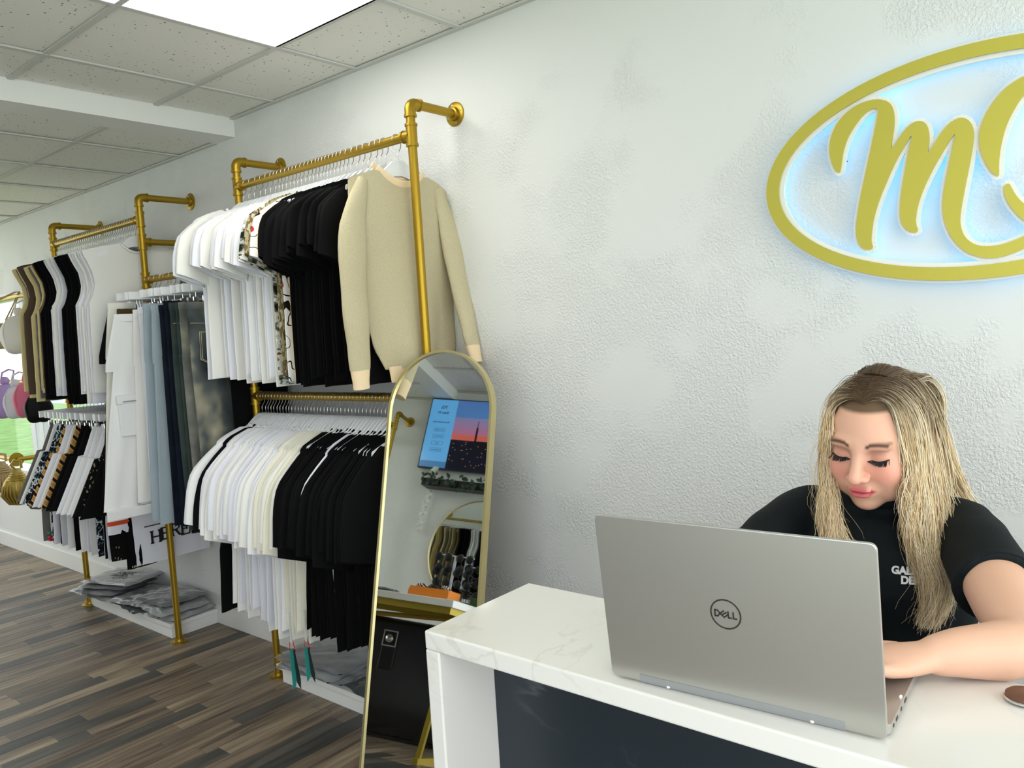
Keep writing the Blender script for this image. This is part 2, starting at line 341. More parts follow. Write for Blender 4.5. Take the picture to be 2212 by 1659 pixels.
# floor: strips running away from the camera wall to wall
fl = empty('floor', (0, 0, 0)); fl['kind'] = 'structure'
B().box((X0-.15, Y0-.15, -.06), (X1+.15, Y1+.15, -.0042)).build('subfloor', mat('subfloor', rgb(50, 46, 40), .8), fl)
random.seed(5)
SW = .0895
planks = []; far = {}
x = X0
cache = {}
while x < X1:
    y = Y0 - random.random()*.8
    while y < Y1:
        L = random.choice([.32, .42, .55, .7, .85, 1.0]); a, c = max(y, Y0), min(y+L, Y1)
        if c-a > .02:
            mi = random.choice([0, 0, 3, 3, 1, 1, 4, 2, 2, 0])
            planks.append((x, a, c, mi))
        y += L
    x += SW
def vis_score(p):
    q = V((p[0], (p[1]+p[2])/2, 0))-CAM; z = q.dot(fwd)
    if z < .3: return 99
    sx = 1106+F*q.dot(cr)/z; sy = 829.5-F*q.dot(cu)/z
    if sx < -60 or sx > 1000 or sy > 1760: return 50+z
    return z
planks.sort(key=vis_score)
joined = {k: B() for k in range(5)}
g_ = .0007
for i, (x, a, c, mi) in enumerate(planks):
    dz = random.uniform(-.0003, .0003)
    b = joined[mi] if i >= 290 else B()
    b.bbox((x+g_, a+g_, -.0042), (x+SW-g_, c-g_, dz), .0008, 1) if i < 290 else b.box((x+g_, a+g_, -.0042), (x+SW-g_, c-g_, dz))
    if i < 290: b.build('plank', PL[mi], fl)
for k in joined:
    if joined[k].v: o = joined[k].build('planks', PL[k], fl); o['kind'] = 'stuff'

# ceilings
ce = empty('ceiling', (0, 0, 0)); ce['kind'] = 'structure'
B().box((BX, Y0, HZ+.012), (X1, Y1, HZ+.3)).box((X0, Y0, LZ+.012), (BX-.171, Y1, LZ+.38)).build('deck', M_white, ce)
P = .61
def grid(z, xs, ys, panels):
    bars = []
    tb = .012
    for x in xs[1:-1]: bars.append(((x-tb, Y0, z-.001), (x+tb, Y1, z+.006)))
    for y in ys[1:-1]: bars.append(((xs[0], y-tb, z), (xs[-1], y+tb, z+.006)))
    for a, b in bars: B().box(a, b).build('grid_bar', M_tbar, ce)
    e = B(); e.box((xs[0], Y1-.022, z-.004), (xs[-1], Y1, z+.004)).box((xs[0], Y0, z-.004), (xs[-1], Y0+.022, z+.004)).build('wall_angle', M_tbar, ce)
    for i in range(len(xs)-1):
        for j in range(len(ys)-1):
            a0, a1, b0, b1 = xs[i], xs[i+1], ys[j], ys[j+1]
            if any(a0 >= p[0]-.05 and a1 <= p[1]+.05 and b0 >= p[2]-.05 and b1 <= p[3]+.05 for p in panels): continue
            t = random.uniform(-.0025, .0025)
            B().box((a0+.004, b0+.004, z+.0065+abs(t)), (a1-.004, b1-.004, z+.0118)).build('tile', M_tile, ce)
ysH = [Y0]+[1.888-P*k for k in range(5, -1, -1)]+[Y1]
xsH = [BX]+[-2.068+P*k for k in range(-2, 8)]+[X1]
xsH = [q for q in xsH if q <= X1-.02 or q == X1]
panelsH = [(-2.678, -2.068, .668, 1.888), (1.592, 2.202, .668, 1.888), (.372, .982, -1.162, .058)]
grid(HZ, xsH, ysH, panelsH)
ysL = [Y0]+[1.733-P*k for k in range(5, -1, -1)]+[Y1]
xsL = [X0]+[-4.206-P*k for k in range(7, -1, -1)]+[BX-.17]
panelsL = [(-6.036-.61, -6.036, .513, 1.733), (-8.476, -7.866, .513, 1.733), (-4.816-.61, -4.816, -.707, .513)]
grid(LZ, xsL, ysL, panelsL)
tag(B().box((BX-.17, Y0, LZ-.001), (BX, Y1, HZ+.1)).build('trim_1', M_white), kind='structure')
M_lamp = emis('lamp_diffuser', (1, .985, .95, 1), LAMP_E)
M_off = mat('lens_off', rgb(196, 200, 190), .5)
for i, (p, z, on) in enumerate([(q, HZ, 1) for q in panelsH]+[(panelsL[0], LZ, 0), (panelsL[1], LZ, 1), (panelsL[2], LZ, 1)]):
    r = empty('ceiling_light', ((p[0]+p[1])/2, (p[2]+p[3])/2, z), rz=0)
    lab = ['bright flat ceiling light panel above the near clothes rail', 'lit ceiling panel nearest the shop front, past the counter', 'lit ceiling panel behind the camera', 'unlit greenish ceiling light panel past the white beam', 'lit ceiling panel at the far end of the low ceiling', 'lit panel of the low ceiling near the opposite wall'][i]
    tag(r, lab, 'ceiling light')
    hx, hy = (p[1]-p[0])/2, (p[3]-p[2])/2
    B().box((-hx+.014, -hy+.014, .001), (hx-.014, hy-.014, .004)).build('diffuser', M_lamp if on else M_off, r)
    f = B(); f.box((-hx+.004, -hy+.004, .0), (hx-.004, -hy+.014, .011)).box((-hx+.004, hy-.014, .0), (hx-.004, hy-.004, .011)).box((-hx+.004, -hy+.014, .0), (-hx+.014, hy-.014, .011)).box((hx-.014, -hy+.014, .0), (hx-.004, hy-.014, .011))
    f.build('frame', M_tbar, r)
# baseboards
b = B(); b.box((X0, Y1-.016, 0), (X1, Y1, .113)); tag(b.build('baseboard_right', M_white), kind='structure')
b = B(); b.box((X0, Y0, 0), (X1, Y0+.016, .113)); tag(b.build('baseboard_left', M_white), kind='structure')

# side window with daylight
wr = empty('window_1', (0, 0, 0)); wr['kind'] = 'structure'
f = B()
f.box((WX0, Y1-.03, WZ0-.03), (WX1, Y1+.149, WZ0+.006)).box((WX0, Y1-.02, WZ1-.006), (WX1, Y1+.149, WZ1+.03))
f.build('sill', M_white, wr)
M_win = mat('window_paint', rgb(240, 243, 246), .4)
for xa, xb in ((WX0, WX0+.05), (-6.98, -6.88), (-6.80, -6.72), (WX1-.05, WX1)):
    B().bbox((xa, Y1+.04, WZ0), (xb, Y1+.1, WZ1), .006).build('mullion', M_win, wr)
gm = bpy.data.materials.new('window_glass'); gm.use_nodes = True; gn = gm.node_tree.nodes; gl = gm.node_tree.links
gb = gn['Principled BSDF']; tr = gn.new('ShaderNodeBsdfTransparent'); gs = gn.new('ShaderNodeBsdfGlossy'); gs.inputs[1].default_value = .02; ms = gn.new('ShaderNodeMixShader'); ms.inputs[0].default_value = .06
gl.new(tr.outputs[0], ms.inputs[1]); gl.new(gs.outputs[0], ms.inputs[2]); gl.new(ms.outputs[0], gn['Material Output'].inputs[0])
for xa, xb in ((WX0+.05, -6.98), (-6.72, WX1-.05)): B().box((xa, Y1+.068, WZ0), (xb, Y1+.072, WZ1)).build('pane', gm, wr)
lawn = B().box((-60, -40, -.6), (40, 60, -.25)).build('lawn', mat('lawn_grass', rgb(150, 196, 104), .9, bump=.3, bscale=30, var=.4, vscale=3)); tag(lawn, kind='structure')
st = B().box((-60, 12, -.25), (30, 22, -.23)).build('road', mat('road_asphalt', rgb(196, 200, 205), .8)); tag(st, kind='structure')
random.seed(3)
def tree(x, y, s, lab):
    r = empty('street_tree', (x, y, -.25), lab, 'tree')
    B().tube([(0, 0, 0), (.05, 0, 1.2*s), (0, 0, 2*s)], [.16*s, .12*s, .08*s], 8).build('trunk', mat('bark', rgb(84, 70, 56), .9), r)
    c = B()
    for k in range(26): c.ball((random.gauss(0, .7)*s, random.gauss(0, .7)*s, (2.4+random.random()*1.6)*s), random.uniform(.35, .6)*s, 7, 5)
    c.build('crown', mat('foliage', rgb(104, 150, 74), .9, var=.5, vscale=6, bump=.4, bscale=6), r)
tree(-11.5, 9.8, 1.0, 'bushy green tree on the lawn outside the left window'); tree(-17, 26, 1.5, 'larger tree beyond the road outside the window')

# ------------------------------------------------------------------ gold pipe racks
PR = .0168
def fitting_ring(b, p, ax, r=.0215, h=.009): b.lathe([(PR, -h/2), (r, -h/2), (r, h/2), (PR, h/2)], p, ax, 16)
def elbow(parent, p, y_in, m=M_gold):
    b = B(); R = .024; pts = [(p[0], p[1], p[2]-.045)]
    for k in range(7):
        t = PI/2*k/6; pts.append((p[0], p[1]+y_in*R*(1-math.cos(t)), p[2]-R+R*math.sin(t)))
    pts.append((p[0], p[1]+y_in*.045, p[2]))
    b.tube(pts, .0205, 14)
    fitting_ring(b, (p[0], p[1], p[2]-.045), (0, 0, 1), .0235); fitting_ring(b, (p[0], p[1]+y_in*.045, p[2]), (0, 1, 0), .0235)
    b.build('elbow', m, parent, True)
def tee(parent, p, side, m=M_gold):
    b = B(); b.tube([(p[0], p[1], p[2]-.036), (p[0], p[1], p[2]+.036)], .0205, 14)
    fitting_ring(b, (p[0], p[1], p[2]-.036), (0, 0, 1), .0235); fitting_ring(b, (p[0], p[1], p[2]+.036), (0, 0, 1), .0235)
    q = V(p)+V(side)*.04; b.tube([p, q], .0205, 14); fitting_ring(b, q, side, .0235)
    b.build('tee_fitting', m, parent, True)
def flange(parent, p, ax, m=M_gold, r=.046):
    b = B(); b.lathe([(r, 0), (r, .004), (r-.003, .006), (.026, .0065), (.024, .02), (.021, .021)], p, ax, 28)
    o = b.build('flange', m, parent, True)
    s = B(); axv = V(ax).normalized(); a = V((0, 0, 1)) if abs(axv.z) < .9 else V((1, 0, 0)); c = axv.cross(a)
    for k in range(4):
        t = PI/2*k+.3; s.lathe([(.0045, .0055), (.0045, .0078), (.003, .0082)], V(p)+a*(math.cos(t)*r*.74)+c*(math.sin(t)*r*.74), ax, 8)
    s.build('screw', M_chrome, o)
def pole(parent, x, y, z1, wall_y, top_arm=True, arms=(), z0=0):
    sg = 1 if wall_y > y else -1
    B().tube([(x, y, z0+.006), (x, y, z1-.04)], PR, 16).build('pole', M_gold, parent, True)
    flange(parent, (x, y, z0), (0, 0, 1))
    for z in ([z1] if top_arm else [])+list(arms):
        if z == z1: elbow(parent, (x, y, z), sg)
        else: tee(parent, (x, y, z), (0, sg, 0))
        B().tube([(x, y+sg*.04, z), (x, wall_y-sg*.006, z)], PR, 16).build('arm', M_gold, parent, True)
        flange(parent, (x, wall_y, z), (0, -sg, 0))
def rail(parent, xa, xb, y, z, tees=True):
    B().tube([(xa+.02, y, z), (xb-.02, y, z)], PR, 16).build('rail', M_gold, parent, True)
    if tees: tee(parent, (xa, y, z), (1, 0, 0)); tee(parent, (xb, y, z), (-1, 0, 0))
RA = empty('pipe_rack', (-2.1, 2.05, 0), 'gold pipe clothes rack behind the arched mirror, with two rails', 'clothes rack', 'gold wall racks')
def shift(root):
    for c in root.children: c.location = -V(root.location)
pole(RA, -2.125, 2.05, 2.425, Y1, arms=(.835,)); pole(RA, -3.29, 2.05, 2.425, Y1)
rail(RA, -3.29, -2.125, 2.05, 2.311); rail(RA, -3.29, -2.125, 2.05, 1.348); shift(RA)
RB = empty('pipe_rack', (-4.15, 2.0, 0), 'farther gold pipe rack holding the sleeveless shirts and shorts', 'clothes rack', 'gold wall racks')
pole(RB, -4.15, 2.0, 2.39, Y1, arms=(2.158,)); pole(RB, -5.30, 2.0, 2.39, Y1)
rail(RB, -5.30, -4.15, 2.0, 2.275); rail(RB, -5.30, -4.15, 2.0, 1.335)
shift(RB)
RC = empty('pipe_rail', (-3.7, 2.0, 1.957), 'single gold rail for trousers between the two tall racks', 'rail')
B().tube([(-4.13, 2.0, 1.957), (-3.31, 2.035, 1.957)], PR, 16).build('rail', M_gold, RC, True)
for p, d in (((-4.15, 2.0, 1.957), (1, 0, 0)), ((-3.29, 2.037, 1.957), (-1, 0, 0))): tee(RC, p, d)
shift(RC)
RD = empty('pipe_rack', (-4.06, -1.46, 0), 'gold pipe rack on the opposite wall, its top seen in the leaning mirror', 'clothes rack')
pole(RD, -4.06, -1.46, 2.42, Y0); pole(RD, -5.26, -1.46, 2.42, Y0); rail(RD, -5.35, -4.06, -1.46, 2.31); shift(RD)
RE = empty('pipe_rack', (-6.0, 2.06, 0), 'gold rails with bags in front of the left window', 'clothes rack')
B().tube([(-7.9, 2.06, 2.02), (-5.75, 2.06, 2.02)], PR, 14).build('rail', M_gold, RE, True)
B().tube([(-7.9, 2.06, 1.42), (-5.70, 2.06, 1.42)], PR, 14).build('rail', M_gold, RE, True)
B().tube([(-7.9, 2.03, .86), (-6.44, 2.03, .86)], PR, 14).build('rail', M_gold, RE, True)
flange(RE, (-6.42, 2.03, .86), (-1, 0, 0), r=.05)
B().tube([(-6.42, 2.03, .86), (-6.42, Y1-.004, .86)], PR, 12).build('arm', M_gold, RE, True)
for xx in (-7.9,):
    B().tube([(xx, 2.06, .006), (xx, 2.06, 2.02)], PR, 14).build('pole', M_gold, RE, True); flange(RE, (xx, 2.06, 0), (0, 0, 1))
for z in (2.02, 1.42): B().tube([(-6.05, 2.06, z), (-6.05, Y1-.02, z)], PR, 14).build('arm', M_gold, RE, True)
shift(RE)

# white plinths under the racks
def plinth(xa, xb, lab, ya=2.0):
    r = empty('plinth', ((xa+xb)/2, 2.14, 0), lab, 'low shelf', 'white plinths under the racks'); w = (xb-xa)/2
    B().bbox((-w-.0, ya-2.14, .062), (w+.0, Y1-.017-2.14, .085), .002).build('top_board', M_white, r)
    B().box((-w+.03, ya-2.14+.012, 0), (w-.012, ya-2.14+.028, .062)).box((w-.028, ya-2.14+.028, 0), (w-.012, Y1-.017-2.14, .062)).box((-w+.03, ya-2.14+.028, 0), (-w+.046, Y1-.017-2.14, .062)).build('base', M_white, r)
plinth(-5.36, -4.22, 'white low plinth piled with plastic bags under the farther rack', 1.99)
plinth(-3.24, -2.16, 'white low plinth behind the leaning mirror', 2.01)

# ------------------------------------------------------------------ hangers
def hanger_meshes():
    b = B(); out = []
    # flat wooden body outline in (y,z): neck at top, S-shaped shoulders
    top = [(0, 0), (.018, -.001), (.035, -.008), (.055, -.024), (.08, -.045), (.12, -.064), (.17, -.082), (.205, -.097)]
    bot = [(.212, -.112), (.205, -.118), (.17, -.106), (.12, -.092), (.08, -.078), (.05, -.066), (.02, -.058), (0, -.056)]
    half = top+bot
    poly = half+[(-y, z) for y, z in reversed(half[1:-1])]
    mt = frame3((-.006, 0, 0), (0, 1, 0), (0, 0, 1))
    # quads between top and bottom outlines keep it light
    n = len(top); Yt = [(-y, z) for y, z in reversed(top[1:])]+top; bb = list(reversed(bot)); Yb = [(-y, z) for y, z in reversed(bb[1:])]+bb
    vs = []; fs = []; k = len(Yt)
    for x in (-.006, .006):
        vs += [(x, y, z) for y, z in Yt]+[(x, y, z) for y, z in Yb]
    for i in range(k-1):
        fs.append((i, k+i, k+i+1, i+1)); fs.append((2*k+i, 2*k+i+1, 3*k+i+1, 3*k+i))
        fs.append((i, i+1, 2*k+i+1, 2*k+i)); fs.append((k+i, 3*k+i, 3*k+i+1, k+i+1))
    fs.append((0, 2*k, 3*k, k)); fs.append((k-1, 2*k-1, 4*k-1, 3*k-1))
    body = mesh('hanger_body', vs, fs, False)
    h = B(); R = .0225; c = (0, .075+0)
    pts = [(0, 0, -.01), (0, 0, .028), (0, .006, .036), (0, .017, .052)]
    for t in range(-30, 200, 18):
        a = math.radians(t); pts.append((0, R*math.cos(a)-.002, .075+R*math.sin(a)))
    h.tube(pts, .0016, 6); hook = mesh('hook', h.v, h.f)
    bar = B(); bar.box((-.004, -.18, -.108), (.004, .18, -.100)); barm = mesh('bar', bar.v, bar.f, False)
    # clip hanger: flat bar, clips
    c = B(); c.bbox((-.008, -.19, -.034), (.008, .19, .006), .003); cbar = mesh('clip_bar', c.v, c.f, False)
    cl = B(); cl.box((-.006, -.012, -.085), (-.001, .012, -.055)).box((.001, -.012, -.085), (.006, .012, -.055)).tube([(0, 0, -.034), (0, 0, -.06)], .0016, 6); cl.tube([(0, -.011, -.06), (0, .011, -.06)], .004, 6)
    clip = mesh('clip', cl.v, cl.f, False)
    return body, hook, barm, cbar, clip
HB, HH, HBAR, HC, HCL = hanger_meshes()
HDROP = .0765       # rod centre to hanger top
def hanger(x, y, zrod, lab, group, kind='shirt', tilt=0., near=False, dz=0.):
    r = empty('clothes_hanger' if kind == 'shirt' else 'clip_hanger', (x, y, zrod-HDROP), lab, 'hanger', group, rz=tilt)
    r.location.z += PR-.0185
    if kind == 'shirt':
        obj('hanger_body', HB, M_hanger, r); obj('hook', HH, M_chrome, r)
        if near: obj('trouser_bar', HBAR, M_black, r)
    else:
        obj('clip_bar', HC, M_hanger, r); obj('hook', HH, M_chrome, r)
        for s in (-1, 1): obj('clip', HCL, M_chrome, r, (0, s*.13, 0))
    return r

# ------------------------------------------------------------------ garments
def lerp(pts, v):
    for (a, x), (b, y) in zip(pts, pts[1:]):
        if v <= b: return x+(y-x)*(v-a)/max(b-a, 1e-9)
    return pts[-1][1]
def body_mesh(name, wp, top, hem, thick, seed, n=30, m=16, fold=.008, yoff=0., kmul=1., hemcurve=0., t0=.008):
    rnd = random.Random(seed); p1, p2, p3 = (rnd.uniform(0, 6.28) for _ in range(3)); k1, k2 = rnd.uniform(1.3, 2.2)*kmul, rnd.uniform(3.2, 4.6)*kmul
    vs = []; fs = []
    for j in range(m+1):
        v = j/m
        for k in range(n):
            t = 2*PI*k/n; c = math.cos(t); s = c
            wv = lerp(wp, v); y = s*wv; zt = top(s*wp[0][1]); z = zt*(1-v)+(hem+hemcurve*(1-s*s))*v
            T = (t0+(thick-t0)*min(1, v*5))*(1 if j < m else .8)
            fo = fold*v**1.1*(math.sin(k1*s*PI+p1+v)+.55*math.sin(k2*s*PI+p2-v*1.3))
            fo += fold*.35*math.sin(3*s+7*v+p3)*min(1, v*4)
            vs.append((T*math.sin(t)*(1+.35*math.sin(5*s+p3)*v)+fo, y+yoff*v**1.5+rnd.uniform(-.001, .001), z+rnd.uniform(-.001, .001)))
    for j in range(m):
        for k in range(n): fs.append((j*n+k, (j+1)*n+k, (j+1)*n+(k+1) % n, j*n+(k+1) % n))
    return mesh(name, vs, fs)
def sleeve_mesh(name, p0, p1, a0, a1, b0, b1, seed, bend=.0, xoff=0., n=14, m=9, hemband=True):
    rnd = random.Random(seed); ph = rnd.uniform(0, 6.28); vs = []; fs = []
    p0 = V((0,)+tuple(p0)); p1 = V((xoff,)+tuple(p1)); d = (p1-p0).normalized(); side = V((0, d.z, -d.y)).normalized()
    if side.y < 0: side = -side
    for j in range(m+1):
        v = j/m; c = p0.lerp(p1, v)+side*(bend*math.sin(PI*v)); a = a0+(a1-a0)*min(1, v*2.2)**.8; b = b0+(b1-b0)*v
        if hemband and j == m: a *= 1.0
        for k in range(n):
            t = 2*PI*k/n; w = .004*v*math.sin(3*t+ph)+.003*math.sin(9*v+ph+2*math.sin(t))*min(1, v*3)
            vs.append(c+side*(math.cos(t)*a)+V((math.sin(t)*b+w, 0, 0)))
    k0 = len(vs); c = V((0, 0, 0))
    for k in range(n): c += vs[k]
    vs.append(c/n)
    for j in range(m):
        for k in range(n): fs.append((j*n+k, (j+1)*n+k, (j+1)*n+(k+1) % n, j*n+(k+1) % n))
    for k in range(n): fs.append((k, (k+1) % n, k0))
    return mesh(name, vs, fs)
def top_fn(sw, drop, nw=.082, nd=.045, base=-.040):
    def f(y):
        y = abs(y)
        if y < nw: return -nd*(1-(y/nw)**2)+base
        t = (y-nw)/(sw-nw); return base-(drop*.44)*(t+.25*t**8)
    return f
def shoulder_round(sw): return 0
# variants of each kind share their mesh data
TEE = []; LOWTEE = []; TANK = []
col_b = B(); col_b.tube([(.0085+.003*math.cos(t), .080*math.sin(t), -.043-.043*(1-(math.sin(t))**2)) for t in [-PI/2+PI*k/14 for k in range(15)]], [(.0075, .0022)]*15, 6, up=(0, 0, 1)); COLLAR = mesh('collar', col_b.v, col_b.f)
for s in range(5):
    d = random.Random(s+10)
    TEE.append((body_mesh('tee_body', [(0, .215), (.10, .215), (.3, .195), (1, .20+d.uniform(0, .015))], top_fn(.215, .115), -.80+d.uniform(-.015, .02), .011, s, fold=.007),
                [sleeve_mesh('tee_sleeve', (-.150, -.085), (-.245-d.uniform(0, .015), -.350+d.uniform(-.02, .02)), .018, .078, .010, .016, s+3, -.028),
                 sleeve_mesh('tee_sleeve', (.17, -.115), (.205, -.335), .055, .06, .011, .018, s+30, 0)],
                ))
    LOWTEE.append((body_mesh('wide_tee_body', [(0, .225), (.12, .235), (.3, .225), (1, .245+d.uniform(0, .03))], top_fn(.225, .12), -.835+d.uniform(-.02, .04), .011, s+50, fold=.009),
                   [sleeve_mesh('wide_sleeve', (-.15, -.085), (-.285-d.uniform(0, .025), -.48+d.uniform(-.03, .02)), .02, .095, .010, .016, s+53, -.035, m=12),
                    sleeve_mesh('wide_sleeve', (.17, -.13), (.195, -.45), .055, .055, .011, .018, s+80, 0)]))
    TANK.append((body_mesh('tank_body', [(0, .275), (.05, .262), (.13, .235), (.22, .225), (.3, .235), (.36, .262), (1, .27+d.uniform(0, .012))], top_fn(.275, .085), -.80+d.uniform(-.06, .015), .010, s+90, fold=.006, m=22), []))
def garment(name, kind, var, x, y, zrod, m, lab, cat, group, jx=0., jy=0., rz=0.):
    body, sl = kind[var % len(kind)]
    r = empty(name, (x+jx, y+jy, zrod-HDROP-.004), lab, cat, group, rz=rz)
    q_ = random.Random(int(x*5000)+7); r.scale = (1, q_.uniform(1., 1.05), q_.uniform(.965, 1.04))
    obj('body', body, m, r)
    for s in sl: obj('sleeve', s, m, r)
    obj('collar', COLLAR, m, r)
    return r
rnd = random.Random(77)
# --- near rack, upper rail
HX = [-3.248, -3.205, -3.161, -3.112, -3.073, -3.033, -2.994, -2.968, -2.943, -2.915, -2.885, -2.858, -2.832, -2.806, -2.776, -2.748, -2.722, -2.697, -2.672, -2.652, -2.630, -2.607, -2.584, -2.560, -2.536, -2.510, -2.480, -2.442, -2.410, -2.375, -2.335, -2.305, -2.275, -2.205]
kinds = ['w']*14+['cream', 'tree', 'camo', 'doodle', 'peach']+['b']*14+['sweater']
wi = 0; bi = 0
prints = B
for i, (x, k) in enumerate(zip(HX, kinds)):
    tl = rnd.uniform(-.08, .10)
    if k == 'w': wi += 1; what = 'the %s white tee' % ordinal(wi)
    elif k == 'b': bi += 1; what = 'the %s black tee' % ordinal(bi)
    else: what = {'cream': 'the cream tee', 'tree': 'the tree-print shirt', 'camo': 'the bark-pattern shirt', 'doodle': 'the doodle-print tee', 'peach': 'the peach tee', 'sweater': 'the beige sweater'}[k]
    hanger(x, 2.05, 2.311, 'hanger of %s, near upper rail' % what, 'hangers on the near upper rail', tilt=tl*.5, near=(k == 'sweater'))
    if k == 'sweater': continue
    m = {'w': FW[(wi*7) % 3], 'cream': FCREAM, 'tree': FTREE, 'camo': FCAMO, 'doodle': FDOOD, 'peach': FPEACH, 'b': FBLK}[k]
    lab = {'w': '%s white cotton tee from the left on the near upper rail' % ordinal(wi), 'b': '%s black tee from the left in the black row of the near upper rail' % ordinal(max(bi, 1)),
           'cream': 'cream tee just left of the tree-print shirt, near upper rail', 'tree': 'shirt printed with dark trees and brown rocks, near upper rail', 'camo': 'olive bark-pattern shirt beside the doodle tee, near upper rail',
           'doodle': 'white tee with black doodles and red marks, near upper rail', 'peach': 'peach-orange tee at the left end of the black tees'}[k]
    if k == 'w' and wi == 2: lab = 'second white tee from the left with a black square patch on its sleeve'
    if k == 'w' and wi == 1: lab = 'leftmost white tee of the near upper rail with a black sleeve stripe'
    g = garment('t_shirt', TEE, rnd.randrange(5), x, 2.05, 2.311, m, lab, 't-shirt', {'w': 'white tees on the near upper rail', 'b': 'black tees on the near upper rail'}.get(k, 'printed and pale tees on the near upper rail'),
                jy=rnd.uniform(-.012, .006)-(.035 if k == 'w' and wi < 3 else 0)-(.018 if k in ('camo',) else 0), rz=tl*.3)
    if k == 'w' and wi == 2:
        B().bbox((-.002, -.235-.03, -.26), (.0175, -.235+.006, -.222), .001).build('patch', FBLK, g)
    if k == 'w' and wi == 1:
        B().box((-.018, -.30, -.338), (.0195, -.20, -.325), Matrix.Rotation(math.radians(0), 4, 'X')).build('sleeve_stripe', FBLK, g)
# the beige sweater nearest the pole
sw = empty('sweater', (-2.205, 2.05, 2.311-HDROP-.004), 'oatmeal knit sweater with peach cuffs and collar, nearest on the upper rail', 'sweater')
obj('body', body_mesh('sweater_body', [(0, .245), (.10, .25), (.25, .235), (.6, .225), (.88, .205), (1, .168)], top_fn(.245, .095, .115, .05), -.765, .030, 4, n=44, m=30, fold=.013, yoff=.045, kmul=.8, t0=.016), FKNIT, sw)
obj('hem_rib', body_mesh('hem_rib', [(0, .166), (.3, .160), (1, .155)], lambda y: -.755, -.815, .026, 4, n=40, m=4, fold=.0, yoff=.0, t0=.026), FRIB, sw, (.0, .045, 0))
nb = B()
pts = []
for k in range(25):
    t = -PI*.86+PI*1.72*k/24
    yy = .122*math.sin(t*.5)
    pts.append((.013*math.cos(t*.5)+.006, yy*.97, -.034-.052*(1-(yy/.122)**2)))
nb.tube(pts, [(.013, .004)]*25, 8, up=(0, 0, 1)); nb.build('collar', FRIB, sw, True)
nb2 = B(); nb2.tube([(-.016, y, z+.018) for x, y, z in pts], [(.012, .004)]*25, 8, up=(0, 0, 1)); nb2.build('collar', FRIB, sw, True)
def long_sleeve(parent, path, ra, mm, cuffm, n=18):
    b = B(); m = len(path); P3 = [V(p) for p in path]
    pts = []; rr = []
    for i in range(m-1):
        for k in range(5):
            t = k/5; pts.append(P3[i].lerp(P3[i+1], t)); rr.append(tuple(ra[i][q]+(ra[i+1][q]-ra[i][q])*t for q in (0, 1)))
    pts.append(P3[-1]); rr.append(ra[-1])
    for _ in range(3): pts = [pts[0]]+[(pts[i-1]+pts[i]*2+pts[i+1])/4 for i in range(1, len(pts)-1)]+[pts[-1]]
    rr = [(a*(1+.04*math.sin(i*1.1)), c*(1+.12*math.sin(i*.9+1))) for i, (a, c) in enumerate(rr)]
    b.tube(pts, rr, n, cap=True, up=(0, 1, 0)); b.build('sleeve', mm, parent, True)
    d = (pts[-1]-pts[-2]).normalized(); c = B(); a, e = ra[-1]
    c.tube([pts[-1]-d*.006, pts[-1]+d*.01, pts[-1]+d*.04, pts[-1]+d*.068], [(a*.98, e*.98), (a*.93, e), (a*.82, e*.95), (a*.78, e*.95)], n, up=(0, 1, 0)); c.build('cuff', cuffm, parent, True)
long_sleeve(sw, [(.006, -.185, -.085), (.02, -.258, -.26), (.022, -.272, -.45), (.02, -.268, -.64), (.012, -.262, -.755)], [(.022, .016), (.058, .025), (.056, .026), (.05, .024), (.042, .022)], FKNIT, FRIB)
long_sleeve(sw, [(.004, .185, -.085), (.03, .222, -.25), (.062, .212, -.42), (.105, .205, -.60), (.13, .200, -.70)], [(.022, .016), (.055, .025), (.05, .025), (.042, .022), (.036, .02)], FKNIT, FRIB)
st = B(); st.tube([(.034, -.21+.0*k, -.30-.01*k) for k in range(2)], .0008, 5)

